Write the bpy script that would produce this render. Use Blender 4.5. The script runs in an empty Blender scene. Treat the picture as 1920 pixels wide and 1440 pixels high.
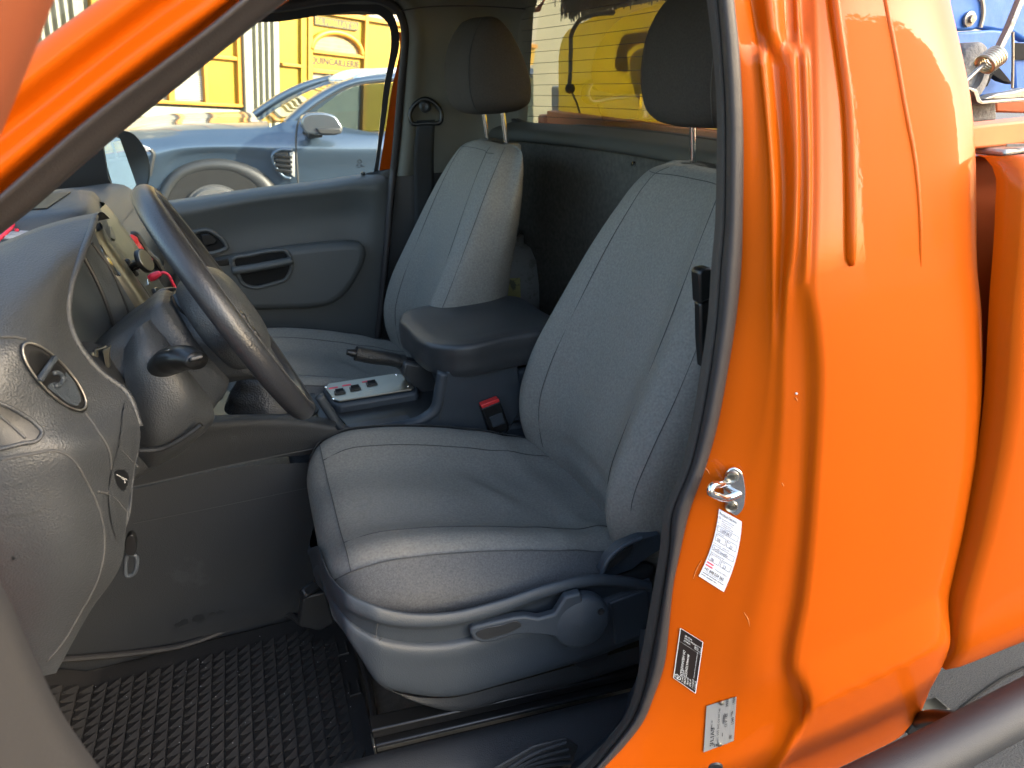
import bpy, bmesh, math, random
import numpy as np
from mathutils import Vector, Matrix
random.seed(7)
SC = bpy.context.scene
COL = SC.collection
R_ = math.radians
# ------------------------------------------------------------------ camera
F_, CX, CY = 1331., 960., 720.
CAM = np.array([0., -1.45, 1.5])
_vy = np.array([430-CX, 160-CY, F_]); _vx = np.array([5127-CX, -60-CY, F_])
_Y = _vy/np.linalg.norm(_vy); _X = _vx-_Y*_vx.dot(_Y); _X /= np.linalg.norm(_X)
_Z = np.cross(_X, _Y)
if _Z[1] > 0: _Z = -_Z
RM = np.array([_X, _Y, _Z])
def ray(px, py): return RM @ np.array([px-CX, py-CY, F_])
def PX(px, py, x): d = ray(px, py); return CAM+d*(x-CAM[0])/d[0]
def PY(px, py, y): d = ray(px, py); return CAM+d*(y-CAM[1])/d[1]
def PZ(px, py, z): d = ray(px, py); return CAM+d*(z-CAM[2])/d[2]
def PP(px, py, p0, n, off=0.):
    n = np.array(n, float); n = n/np.linalg.norm(n); d = ray(px, py)
    return CAM+d*((np.array(p0)+n*off-CAM).dot(n)/d.dot(n))
def PYs(pts, y): return [PY(a, b, y) for a, b in pts]
def A(*v): return np.array(v, float)
def nrm(v): v = np.array(v, float); return v/np.linalg.norm(v)
# ------------------------------------------------------------------ curves
def cat(pts, n, closed=False):
    P = np.array(pts, float)
    if len(P) == 2 and not closed:
        t = np.linspace(0, 1, n)[:, None]; return P[0]*(1-t)+P[1]*t
    if closed: Q = np.vstack([P[-1], P, P[0], P[1]]); ns = len(P)
    else: Q = np.vstack([2*P[0]-P[1], P, 2*P[-1]-P[-2]]); ns = len(P)-1
    out = []
    t = np.linspace(0, 1, 17)[:-1][:, None]
    for i in range(ns):
        a, b, c, d = Q[i:i+4]
        # chord-limited tangents keep uneven spacing from overshooting
        l1, l2, l3 = [max(1e-9, np.linalg.norm(v)) for v in (b-a, c-b, d-c)]
        m1 = ((b-a)/l1*l2+(c-b)/l2*l1)/(l1+l2)*l2
        m2 = ((c-b)/l2*l3+(d-c)/l3*l2)/(l2+l3)*l2
        out.append((2*t**3-3*t**2+1)*b+(t**3-2*t**2+t)*m1+(-2*t**3+3*t**2)*c+(t**3-t**2)*m2)
    out = np.vstack(out+[P[:1] if closed else P[-1:]])
    s = np.concatenate([[0], np.cumsum(np.linalg.norm(np.diff(out, axis=0), axis=1))])
    u = np.linspace(0, s[-1], n+1)[:-1] if closed else np.linspace(0, s[-1], n)
    return np.stack([np.interp(u, s, out[:, k]) for k in range(out.shape[1])], 1)
def catk(pts, n):      # same number of samples per segment (keeps rows aligned)
    P = np.array(pts, float); Q = np.vstack([2*P[0]-P[1], P, 2*P[-1]-P[-2]]); out = []
    t = np.linspace(0, 1, n+1)[:-1][:, None]
    for i in range(len(P)-1):
        a, b, c, d = Q[i:i+4]; l1, l2, l3 = [max(1e-9, np.linalg.norm(v)) for v in (b-a, c-b, d-c)]
        m1 = ((b-a)/l1*l2+(c-b)/l2*l1)/(l1+l2)*l2; m2 = ((c-b)/l2*l3+(d-c)/l3*l2)/(l2+l3)*l2
        out.append((2*t**3-3*t**2+1)*b+(t**3-2*t**2+t)*m1+(-2*t**3+3*t**2)*c+(t**3-t**2)*m2)
    return np.vstack(out+[P[-1:]])
def herm(tab, y):      # tab: list of (py, px) -> smooth px at py
    T = sorted(tab); ys = [a for a, b in T]; xs = [b for a, b in T]
    y = min(max(y, ys[0]), ys[-1])
    i = min(max(int(np.searchsorted(ys, y))-1, 0), len(ys)-2)
    def sl(k):
        if k == 0: return (xs[1]-xs[0])/(ys[1]-ys[0])
        if k == len(ys)-1: return (xs[-1]-xs[-2])/(ys[-1]-ys[-2])
        return (xs[k+1]-xs[k-1])/(ys[k+1]-ys[k-1])
    h = ys[i+1]-ys[i]; t = (y-ys[i])/h
    return ((2*t**3-3*t*t+1)*xs[i]+(t**3-2*t*t+t)*h*sl(i)+(-2*t**3+3*t*t)*xs[i+1]+(t**3-t*t)*h*sl(i+1))
# ------------------------------------------------------------------ shapes: (verts, faces)
def grid(G, cu=False, cv=False):
    G = np.array(G); nu, nv = G.shape[:2]; f = []
    for i in range(nu if cu else nu-1):
        for j in range(nv if cv else nv-1):
            f.append((i*nv+j, i*nv+(j+1) % nv, ((i+1) % nu)*nv+(j+1) % nv, ((i+1) % nu)*nv+j))
    return [tuple(p) for p in G.reshape(-1, 3)], f
def join(*S):
    V, Fc = [], []
    for v, f in S:
        o = len(V); V += list(v); Fc += [tuple(i+o for i in q) for q in f]
    return V, Fc
def sheet(curves, nu, nv, lin=False):
    C = np.array([cat(c, nv) for c in curves])
    if lin:
        k = max(1, nu//max(1, len(curves)-1)); rows = []
        for a, b in zip(C[:-1], C[1:]):
            for t in np.linspace(0, 1, k+1)[:-1]: rows.append(a*(1-t)+b*t)
        rows.append(C[-1]); return grid(np.array(rows))
    return grid(np.stack([cat(C[:, j], nu) for j in range(nv)], 1))
def loft(rings, nv=48, nu=4, cap=True):     # rings: closed loops with matching control points
    C = np.array([catk(list(r)+[r[0]], max(2, nv//len(r)))[:-1] for r in rings])
    G = np.stack([catk(C[:, j], nu) for j in range(C.shape[1])], 1)
    v, f = grid(G, cv=True)
    if cap:
        n = G.shape[1]; m = G.shape[0]
        f.append(tuple(range(n))[::-1]); f.append(tuple((m-1)*n+i for i in range(n)))
    return v, f
def tube(pts, r, n=10, k=None, closed=False, flat=1., up=None, cap=True):
    P = np.array(pts, float) if k is None else cat(pts, k, closed)
    m = len(P); rr = np.interp(np.linspace(0, 1, m), np.linspace(0, 1, len(r)), r) if hasattr(r, '__len__') else np.full(m, r)
    T = (np.roll(P, -1, 0)-np.roll(P, 1, 0)) if closed else np.gradient(P, axis=0)
    T /= np.maximum(1e-9, np.linalg.norm(T, axis=1))[:, None]
    u = np.array(up if up is not None else ((0, 0, 1) if abs(T[0][2]) < .9 else (1, 0, 0)), float)
    G = []
    for i in range(m):
        a = u-T[i]*u.dot(T[i]); a /= max(1e-9, np.linalg.norm(a)); b = np.cross(T[i], a)
        if up is None: u = a
        G.append([P[i]+rr[i]*(math.cos(q)*a*flat+math.sin(q)*b) for q in np.linspace(0, 2*math.pi, n, endpoint=False)])
    v, f = grid(G, cu=closed, cv=True)
    if cap and not closed: f += [tuple(range(n))[::-1], tuple((m-1)*n+i for i in range(n))]
    return v, f
def prism(outline, vec):                    # planar outline extruded by vec
    O = [np.array(p, float) for p in outline]; n = len(O); vec = np.array(vec, float)
    V = [tuple(p) for p in O]+[tuple(p+vec) for p in O]
    f = [tuple(range(n))[::-1], tuple(range(n, 2*n))]+[(i, (i+1) % n, n+(i+1) % n, n+i) for i in range(n)]
    return V, f
def box(c, s, M=None):
    c = np.array(c, float); s = np.array(s, float)/2
    M = np.eye(3) if M is None else np.array(M)     # columns = axes
    V = [tuple(c+M@(s*np.array((i, j, k)))) for i in (-1, 1) for j in (-1, 1) for k in (-1, 1)]
    return V, [(0, 1, 3, 2), (4, 6, 7, 5), (0, 4, 5, 1), (2, 3, 7, 6), (0, 2, 6, 4), (1, 5, 7, 3)]
def frame(n, up=(0, 0, 1)):                 # orthonormal axes with third = n
    n = nrm(n); u = np.array(up, float); a = nrm(np.cross(u, n)) if abs(nrm(u).dot(n)) < .98 else nrm(np.cross((1, 0, 0), n))
    return np.stack([a, np.cross(n, a), n], 1)
def lathe(prof, o, axis, n=32, sx=1., sy=1., up=(0, 0, 1), cap=True):   # prof: (r, h)
    M = frame(axis, up); o = np.array(o, float)
    G = [[o+M@np.array((r*sx*math.cos(q), r*sy*math.sin(q), h)) for q in np.linspace(0, 2*math.pi, n, endpoint=False)] for r, h in prof]
    v, f = grid(G, cv=True); m = len(prof)
    if cap: f += [tuple(range(n))[::-1], tuple((m-1)*n+i for i in range(n))]
    return v, f
def rrect(w, h, r, n=6):                    # 2-D rounded rectangle
    out = []
    for cx, cy, a0 in ((w/2-r, h/2-r, 0), (-w/2+r, h/2-r, 90), (-w/2+r, -h/2+r, 180), (w/2-r, -h/2+r, 270)):
        for k in range(n+1):
            q = R_(a0+90*k/n); out.append((cx+r*math.cos(q), cy+r*math.sin(q)))
    return out
def plate(c, M, w, h, r, t, n=6):           # rounded plate: third axis is its thickness
    c = np.array(c, float); M = np.array(M)
    return prism([c+M@np.array((a, b, 0)) for a, b in rrect(w, h, r, n)], M[:, 2]*t)
def text(s, o, u, v, size, align='LEFT', bold=.0, thick=.0):
    cu = bpy.data.curves.new('tmp', 'FONT'); cu.body = s; cu.size = 1; cu.align_x = align; cu.offset = bold
    cu.resolution_u = 3
    ob = bpy.data.objects.new('tmp', cu); COL.objects.link(ob)
    dg = bpy.context.evaluated_depsgraph_get(); me = ob.evaluated_get(dg).to_mesh()
    o, u, v = np.array(o, float), np.array(u, float), np.array(v, float)
    V = [tuple(o+u*p.co.x*size+v*p.co.y*size) for p in me.vertices]; Fc = [tuple(p.vertices) for p in me.polygons]
    ob.evaluated_get(dg).to_mesh_clear(); bpy.data.objects.remove(ob); bpy.data.curves.remove(cu)
    return V, Fc
# ------------------------------------------------------------------ objects
ROOTS = {}
def root(name, label, cat_, loc=(0, 0, 0), group=None):
    o = bpy.data.objects.new(name, None); COL.objects.link(o); o.location = loc; o.empty_display_size = .1
    o['label'] = label; o['category'] = cat_
    if group: o['group'] = group
    ROOTS[o.name] = Vector(loc); return o
def obj(name, shape, m, parent=None, bev=0., seg=2, sub=0, solid=0., off=0., ang=35, smooth=True, label=None):
    V, Fc = shape
    me = bpy.data.meshes.new(name); me.from_pydata([tuple(map(float, p)) for p in V], [], Fc); me.validate()
    bm = bmesh.new(); bm.from_mesh(me); bmesh.ops.recalc_face_normals(bm, faces=bm.faces); bm.to_mesh(me); bm.free()
    if smooth:
        me.shade_smooth()
        if ang < 180: me.set_sharp_from_angle(angle=R_(ang))
    o = bpy.data.objects.new(name, me); COL.objects.link(o)
    me.materials.append(m)
    if parent is not None:
        o.parent = parent
        if parent.name in ROOTS: o.matrix_parent_inverse = Matrix.Translation(-ROOTS[parent.name])
    if solid: md = o.modifiers.new('solid', 'SOLIDIFY'); md.thickness = solid; md.offset = off
    if sub: md = o.modifiers.new('sub', 'SUBSURF'); md.levels = md.render_levels = sub
    if bev:
        md = o.modifiers.new('bevel', 'BEVEL'); md.width = bev; md.segments = seg; md.limit_method = 'ANGLE'; md.angle_limit = R_(35)
    if label: o['label'] = label
    return o
def tag(o, label, cat_, group=None, kind=None):
    o['label'] = label
    if kind: o['kind'] = kind
    else: o['category'] = cat_
    if group: o['group'] = group
    return o
# ------------------------------------------------------------------ materials
def node(nt, t, **k):
    n = nt.nodes.new(t)
    for a, b in k.items(): setattr(n, a, b)
    return n
def mat(name, col, rough=.5, metal=0., coat=0., coat_rough=.03, spec=.5, bump=None, var=None, rvar=0., sheen=0., alpha=None, trans=0., emit=None, dirt=None, coatpeel=0.):
    m = bpy.data.materials.new(name); m.use_nodes = True; nt = m.node_tree; b = nt.nodes['Principled BSDF']; L = nt.links
    b.inputs['Base Color'].default_value = (*col, 1); b.inputs['Roughness'].default_value = rough; b.inputs['Metallic'].default_value = metal
    b.inputs['Coat Weight'].default_value = coat; b.inputs['Coat Roughness'].default_value = coat_rough
    b.inputs['Specular IOR Level'].default_value = spec
    b.inputs['Transmission Weight'].default_value = trans
    if sheen: b.inputs['Sheen Weight'].default_value = sheen; b.inputs['Sheen Roughness'].default_value = .5
    tc = node(nt, 'ShaderNodeTexCoord')
    if var:       # (scale, amount) slight uneven colour
        nz = node(nt, 'ShaderNodeTexNoise'); nz.inputs['Scale'].default_value = var[0]; nz.inputs['Detail'].default_value = 5
        L.new(tc.outputs['Object'], nz.inputs['Vector'])
        mr = node(nt, 'ShaderNodeMapRange'); mr.inputs['From Min'].default_value = .3; mr.inputs['From Max'].default_value = .7
        mr.inputs['To Min'].default_value = 1-var[1]; mr.inputs['To Max'].default_value = 1+var[1]; L.new(nz.outputs['Fac'], mr.inputs['Value'])
        mx = node(nt, 'ShaderNodeMix', data_type='RGBA', blend_type='MULTIPLY'); mx.inputs[0].default_value = 1
        mx.inputs[6].default_value = (*col, 1); L.new(mr.outputs['Result'], mx.inputs[7]); L.new(mx.outputs[2], b.inputs['Base Color'])
        last = mx.outputs[2]
    else: last = None
    if dirt:      # (scale, threshold, colour, amount): worn or dusty patches with a shape of their own
        nz = node(nt, 'ShaderNodeTexNoise'); nz.inputs['Scale'].default_value = dirt[0]; nz.inputs['Detail'].default_value = 8; nz.inputs['Roughness'].default_value = .7
        L.new(tc.outputs['Object'], nz.inputs['Vector'])
        mr = node(nt, 'ShaderNodeMapRange'); mr.inputs['From Min'].default_value = dirt[1]; mr.inputs['From Max'].default_value = dirt[1]+.06
        mr.inputs['To Max'].default_value = dirt[3]; L.new(nz.outputs['Fac'], mr.inputs['Value'])
        mx = node(nt, 'ShaderNodeMix', data_type='RGBA'); L.new(mr.outputs['Result'], mx.inputs[0])
        mx.inputs[6].default_value = (*col, 1); mx.inputs[7].default_value = (*dirt[2], 1)
        if last is not None: L.new(last, mx.inputs[6])
        L.new(mx.outputs[2], b.inputs['Base Color'])
    if bump:      # (kind, scale, distance)
        kind, sc, dist = bump
        if kind == 'grain':
            t = node(nt, 'ShaderNodeTexVoronoi', feature='SMOOTH_F1'); t.inputs['Scale'].default_value = sc; out = t.outputs['Distance']
        elif kind == 'weave':
            t = node(nt, 'ShaderNodeTexVoronoi', feature='F1', distance='CHEBYCHEV'); t.inputs['Scale'].default_value = sc; t.inputs['Randomness'].default_value = .35; out = t.outputs['Distance']
        else:
            t = node(nt, 'ShaderNodeTexNoise'); t.inputs['Scale'].default_value = sc; t.inputs['Detail'].default_value = 4; out = t.outputs['Fac']
        L.new(tc.outputs['Object'], t.inputs['Vector'])
        bp = node(nt, 'ShaderNodeBump'); bp.inputs['Strength'].default_value = 1; bp.inputs['Distance'].default_value = dist
        L.new(out, bp.inputs['Height']); L.new(bp.outputs['Normal'], b.inputs['Normal'])
    if coatpeel:
        t = node(nt, 'ShaderNodeTexNoise'); t.inputs['Scale'].default_value = 170; t.inputs['Detail'].default_value = 1
        L.new(tc.outputs['Object'], t.inputs['Vector']); bp = node(nt, 'ShaderNodeBump'); bp.inputs['Distance'].default_value = coatpeel
        L.new(t.outputs['Fac'], bp.inputs['Height']); L.new(bp.outputs['Normal'], b.inputs['Coat Normal'])
    if rvar:
        nz = node(nt, 'ShaderNodeTexNoise'); nz.inputs['Scale'].default_value = 9; nz.inputs['Detail'].default_value = 6; L.new(tc.outputs['Object'], nz.inputs['Vector'])
        mr = node(nt, 'ShaderNodeMapRange'); mr.inputs['To Min'].default_value = rough-rvar; mr.inputs['To Max'].default_value = rough+rvar
        L.new(nz.outputs['Fac'], mr.inputs['Value']); L.new(mr.outputs['Result'], b.inputs['Roughness'])
    if emit: b.inputs['Emission Color'].default_value = (*emit[:3], 1); b.inputs['Emission Strength'].default_value = emit[3]
    return m
def glass(name, tint=(1, 1, 1), k=1., rough=0., haze=0.):
    m = bpy.data.materials.new(name); m.use_nodes = True; nt = m.node_tree; nt.nodes.clear(); L = nt.links
    out = node(nt, 'ShaderNodeOutputMaterial'); tr = node(nt, 'ShaderNodeBsdfTransparent'); gl = node(nt, 'ShaderNodeBsdfGlossy')
    tr.inputs['Color'].default_value = (*tint, 1); gl.inputs['Roughness'].default_value = rough
    fr = node(nt, 'ShaderNodeFresnel'); fr.inputs['IOR'].default_value = 1.45
    mu = node(nt, 'ShaderNodeMath', operation='MULTIPLY'); mu.inputs[1].default_value = k; L.new(fr.outputs[0], mu.inputs[0])
    mx = node(nt, 'ShaderNodeMixShader'); L.new(mu.outputs[0], mx.inputs[0]); L.new(tr.outputs[0], mx.inputs[1]); L.new(gl.outputs[0], mx.inputs[2])
    last = mx
    if haze:      # thin film of dust on the pane
        df = node(nt, 'ShaderNodeBsdfTranslucent'); df.inputs['Color'].default_value = (.9, .9, .85, 1)
        m2 = node(nt, 'ShaderNodeMixShader'); m2.inputs[0].default_value = haze; L.new(last.outputs[0], m2.inputs[1]); L.new(df.outputs[0], m2.inputs[2]); last = m2
    L.new(last.outputs[0], out.inputs[0]); return m
M = {}
M['orange'] = mat('orange_paint', (.43, .070, .0001), .55, coat=.22, coat_rough=.02, spec=.08, coatpeel=.00006, var=(3, .03), dirt=(9, .70, (.36, .10, .02), .35))
M['orange_matte'] = mat('orange_inner_paint', (.36, .06, .002), .5, coat=.3, coat_rough=.2, var=(8, .06))
M['dash'] = mat('grained_dash_plastic', (.036, .039, .042), .47, spec=.5, bump=('grain', 520, .00055), rvar=.05)
M['trim'] = mat('grey_trim_plastic', (.034, .042, .051), .5, bump=('grain', 600, .0003), rvar=.06)
M['card'] = mat('door_card_plastic', (.085, .090, .088), .5, bump=('grain', 600, .0002), rvar=.07)
M['dark'] = mat('dark_plastic', (.016, .017, .018), .45, bump=('noise', 900, .0002))
M['black'] = mat('black_plastic', (.008, .008, .008), .35)
M['void'] = mat('black_matte', (.006, .006, .006), .9)
M['rubber'] = mat('seal_rubber', (.034, .029, .028), .5, bump=('noise', 500, .0003), rvar=.08)
M['sealcloth'] = mat('seal_cloth', (.05, .042, .034), .85, bump=('weave', 900, .0008))
M['fabric'] = mat('seat_fabric', (.215, .205, .182), .95, spec=.15, bump=('weave', 950, .0008), var=(260, .16), dirt=(7, .66, (.085, .085, .082), .35))
M['fabric2'] = mat('seat_side_fabric', (.105, .106, .107), .95, spec=.15, bump=('weave', 750, .001), var=(380, .2))
M['headcloth'] = mat('headrest_fabric', (.060, .052, .045), .95, spec=.15, bump=('noise', 1200, .0004), var=(300, .12))
M['seam'] = mat('seam_thread', (.055, .055, .054), .9)
M['liner'] = mat('headliner', (.17, .165, .14), .95, bump=('noise', 700, .0006), var=(30, .04))
M['pillar'] = mat('pillar_trim', (.15, .148, .125), .6, bump=('grain', 800, .0003), var=(20, .03))
M['carpet'] = mat('rear_carpet', (.10, .093, .08), 1., spec=.1, bump=('noise', 700, .0015), var=(90, .18))
M['mat'] = mat('rubber_mat', (.026, .0235, .021), .55, bump=('noise', 300, .0004), rvar=.1, dirt=(30, .60, (.060, .054, .047), .6))
M['tunnel'] = mat('tunnel_lining', (.019, .0205, .022), .65, bump=('grain', 600, .0004), dirt=(6, .6, (.045, .047, .05), .35))
M['chrome'] = mat('chrome', (.80, .80, .79), .14, metal=1)
M['steel'] = mat('brushed_steel', (.36, .34, .29), .4, metal=1, bump=('noise', 300, .0002), rvar=.08)
M['gold'] = mat('satin_silver_trim', (.12, .112, .085), .36, metal=.7, rvar=.05)
M['dullsteel'] = mat('dull_steel', (.34, .32, .28), .45, metal=.9, dirt=(50, .55, (.12, .07, .04), .5), bump=('noise', 200, .0006))
M['leather'] = mat('black_leather', (.018, .018, .018), .42, bump=('grain', 300, .0012))
M['wheel'] = mat('wheel_leather', (.020, .021, .024), .36, spec=.6, bump=('grain', 520, .0003), rvar=.08)
M['armrest'] = mat('armrest_vinyl', (.030, .032, .034), .38, spec=.55, bump=('grain', 800, .0004), rvar=.06)
M['red'] = mat('red_plastic', (.65, .035, .035), .35)
M['redp'] = mat('red_cable', (.75, .03, .07), .4)
M['white'] = mat('white_plastic', (.75, .76, .74), .45, var=(20, .04))
M['paper'] = mat('white_paper', (.80, .80, .82), .55)
M['ink'] = mat('ink', (.03, .03, .035), .7)
M['blueink'] = mat('pen_ink', (.07, .07, .12), .7)
M['label'] = mat('black_label', (.018, .012, .010), .35)
M['labeltext'] = mat('label_text', (.75, .75, .72), .5)
M['plate'] = mat('aluminium_plate', (.45, .45, .44), .42, metal=.6, rvar=.05)
M['glass'] = glass('side_glass', (.93, .96, .94), .5, haze=.006)
M['rglass'] = glass('rear_glass', (.90, .93, .86), .7, haze=.012)
M['ws'] = glass('windscreen_glass', (.93, .97, .94), .3)
M['jerry'] = mat('yellow_plastic', (.46, .37, .035), .45, bump=('noise', 60, .002), var=(7, .22), dirt=(11, .60, (.10, .08, .045), .75))
M['wood'] = mat('painted_board', (.62, .17, .05), .55, var=(14, .15), dirt=(20, .6, (.30, .14, .07), .6))
M['bristle'] = mat('broom_bristle', (.020, .017, .013), .8)
M['rope'] = mat('black_rope', (.03, .03, .032), .9, bump=('weave', 300, .002))
M['blue'] = mat('worn_blue_paint', (.045, .16, .48), .5, dirt=(16, .62, (.17, .10, .06), .85), bump=('noise', 60, .0008), var=(20, .12))
M['grey'] = mat('grey_cast', (.16, .155, .145), .8, bump=('noise', 150, .003), var=(40, .3))
M['tubeblack'] = mat('powder_coated_tube', (.027, .028, .030), .55, bump=('noise', 700, .0004), dirt=(120, .72, (.2, .2, .2), .5))

def translucent(m, col, fac):
    nt = m.node_tree; L = nt.links; out = nt.nodes['Material Output']; b = nt.nodes['Principled BSDF']
    t = node(nt, 'ShaderNodeBsdfTranslucent'); t.inputs['Color'].default_value = (*col, 1); mx = node(nt, 'ShaderNodeMixShader'); mx.inputs[0].default_value = fac
    L.new(b.outputs[0], mx.inputs[1]); L.new(t.outputs[0], mx.inputs[2]); L.new(mx.outputs[0], out.inputs['Surface'])
translucent(M['jerry'], (.92, .78, .13), .55)
M['ledge'] = mat('ledge_trim', (.055, .054, .046), .6, bump=('grain', 800, .0002))
M['frame_shade'] = mat('shaded_door_frame', (.20, .055, .022), .45, var=(4, .1))  # orange frame paint browned down, its shade mixed into the colour
M['doorgrey'] = mat('door_armrest_plastic', (.046, .044, .042), .5, bump=('grain', 500, .0003))
M['scuff'] = mat('scuff_highlight_orange', (.62, .20, .05), .5)
# ================================================================== TRUCK
TR = root('pickup_truck', 'orange pickup truck seen through its open driver door, grey cloth seats inside', 'pickup truck', (.4, 0, 0))
# ---- outer side of the cab: shut face behind the door opening, flutes, quarter panel
c1 = [(-90, 1366), (0, 1375), (100, 1385), (250, 1392), (400, 1391), (500, 1388), (600, 1378), (700, 1362), (800, 1343), (880, 1320), (960, 1291), (1050, 1270), (1100, 1260), (1200, 1250), (1250, 1243), (1300, 1226), (1360, 1200), (1440, 1130), (1520, 1040)]
c7 = [(-90, 1512), (0, 1519), (200, 1523), (347, 1524), (500, 1520), (545, 1519), (600, 1528), (694, 1536), (800, 1533), (900, 1527), (1000, 1520), (1122, 1508), (1214, 1491), (1260, 1489), (1321, 1505), (1382, 1490), (1440, 1458), (1520, 1400)]
cE = [(-90, 1768), (0, 1781), (97, 1803), (191, 1821), (295, 1829), (400, 1831), (500, 1832), (587, 1840), (726, 1841), (795, 1836), (864, 1829), (951, 1814), (1000, 1805), (1085, 1786), (1128, 1778), (1183, 1781), (1208, 1780), (1253, 1763), (1293, 1742), (1336, 1724), (1360, 1705), (1382, 1684), (1418, 1614), (1440, 1568), (1520, 1400)]
yE = lambda p: herm([(-90, -.855), (0, -.872), (300, -.912), (560, -.937), (900, -.951), (1130, -.952), (1205, -.951), (1245, -.950), (1320, -.948), (1360, -.947), (1440, -.943), (1520, -.94)], p)+.03
rows = sorted(set([-330, -250, -170]+list(range(-90, 1180, 24))+[530, 540, 550, 560]+list(range(1110, 1520, 8))))
# bumps across the shut face: (px table, offset towards the viewer's side of the face in m)
flutes = [([(-90, 1378), (0, 1388), (250, 1402), (500, 1400), (700, 1376), (900, 1330), (1100, 1280), (1300, 1250), (1520, 1080)], .001),
          ([(-90, 1392), (0, 1403), (69, 1415), (229, 1433), (347, 1441), (500, 1444), (640, 1441), (800, 1420), (1000, 1360), (1200, 1305), (1350, 1260), (1520, 1140)], .004),
          ([(-90, 1397), (0, 1408), (69, 1420), (229, 1437), (347, 1445), (500, 1448), (640, 1447), (800, 1432), (1000, 1385), (1200, 1330), (1350, 1290), (1520, 1170)], .007),
          ([(-90, 1432), (0, 1440), (150, 1455), (347, 1470), (500, 1466), (640, 1458), (800, 1450), (1000, 1420), (1200, 1372), (1350, 1335), (1520, 1220)], None),
          ([(-90, 1478), (0, 1484), (229, 1493), (347, 1494), (480, 1486), (540, 1476), (640, 1470), (800, 1466), (1000, 1450), (1200, 1412), (1350, 1385), (1520, 1270)], .006),
          ([(-90, 1489), (0, 1495), (229, 1503), (347, 1504), (480, 1500), (545, 1490), (640, 1486), (800, 1484), (1000, 1470), (1200, 1436), (1350, 1420), (1520, 1310)], .001),
          ([(-90, 1494), (0, 1500), (137, 1510), (330, 1517), (500, 1512), (545, 1507), (640, 1514), (800, 1515), (1000, 1503), (1122, 1490), (1214, 1474), (1260, 1471), (1321, 1486), (1382, 1472), (1520, 1370)], None)]
def flute_off(k, py):
    if k == 3: return float(np.interp(py, [0, 330, 520, 640], [-.008, -.006, -.004, .002]))
    if k == 6: return float(np.interp(py, [0, 500, 545, 620, 1000, 1260, 1400], [.005, .005, .0, -.003, -.005, -.007, -.006]))
    if k in (1, 2): return flutes[k][1]*float(np.interp(py, [0, 450, 680, 1500], [1.0, .9, .25, .2]))
    return flutes[k][1]*float(np.interp(py, [0, 500, 620, 1500], [1, 1, .6, .5]))
BUL = ((.03, .0025), (.07, .0035), (.14, .0045), (.25, .0055), (.42, .006), (.60, .006), (.74, .005), (.85, .003), (.92, .000), (.97, -.005), (1., -.013))
def ycr(px, py):                             # facets either side of the crease low on the panel
    c = 1345-.462*(px-1480); return .00040*max(0, py-c)-.00012*max(0, min(py, c)-(c-95))
G = []
for py in rows:
    a = PY(herm(c1, py), py, -.85); yc7 = yE(py)+.004; b = PY(herm(c7, py), py, yc7)
    d = b-a; n = nrm((d[1], -d[0], 0));
    if n[0] > 0: n = -n
    row = [PY(herm(c1, py)-16, py, -.82), a]
    for k, (tb, of) in enumerate(flutes): row.append(PP(herm(tb, py), py, a, n, flute_off(k, py)))
    row.append(b)
    # quarter panel, from the shut edge to the rear corner
    xe = herm(cE, py); x7 = herm(c7, py)
    for t, bul in BUL:
        px_ = x7+(xe-x7)*t; row.append(PY(px_, py, yE(py)+.004-bul+ycr(px_, py)*min(1, t*12)))
    e = row[-1]; row += [e+A(-.001, .03, 0), e+A(-.012, .09, 0)]
    G.append(row)
G = np.array(G)
Gc = np.stack([catk(G[i], 4) for i in range(len(rows))])
# rain channel: a raised rib that sinks into a slot lower down
ribL = [(-90, 1546), (0, 1555), (195, 1581), (330, 1587), (486, 1588), (520, 1588)]
obj('quarter_panel', grid(Gc), M['orange'], TR, ang=180)
def on_quarter(px, py, off=0.):
    x7 = herm(c7, py); xe = herm(cE, py); t = (px-x7)/(xe-x7)
    bul = float(np.interp(t, [b[0] for b in BUL], [b[1] for b in BUL])); return PY(px, py, yE(py)+.004-bul+ycr(px, py)-off)
rib = [on_quarter(herm(ribL, p)+7, p, .001) for p in range(-90, 500, 25)]+[on_quarter(1596, 497, .0)]
obj('rain_channel', tube(rib, [.0065]*20+[.006, .0035], 10, flat=.8), M['orange'], TR, ang=180)
# second vertical fold further back
fold = [on_quarter(herm([(-90, 1645), (0, 1658), (87, 1675), (208, 1696), (295, 1713), (400, 1723), (500, 1725)], p), p, -.0012) for p in range(-90, 540, 40)]
obj('panel_fold', tube(fold, [.0032]*12+[.001], 10), M['orange'], TR, ang=180)
def face(px, py, off=.0):                    # point on the shut face under a pixel
    a = PY(herm(c1, py), py, -.85); b = PY(herm(c7, py), py, yE(py)+.004); d = b-a; n = nrm((d[1], -d[0], 0))
    if n[0] > 0: n = -n
    best = [herm(c1, py)]+[herm(t, py) for t, o in flutes]+[herm(c7, py)]; of = [0]+[flute_off(k, py) for k in range(7)]+[0]
    return PP(px, py, a, n, float(np.interp(px, best, of))+off), n
# bump where the window frame meets the lower panel
# ---- rear half of the cab closed off behind (keeps the cabin dark)
obj('cab_back', join(sheet([[A(.70, -.86, z), A(.80, -.75, z), A(.885, -.4, z), A(.90, 0, z), A(.885, .4, z), A(.80, .75, z), A(.70, .86, z)] for z in (.45, .8, 1.33)], 6, 40)), M['orange'], TR, ang=180)
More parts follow.
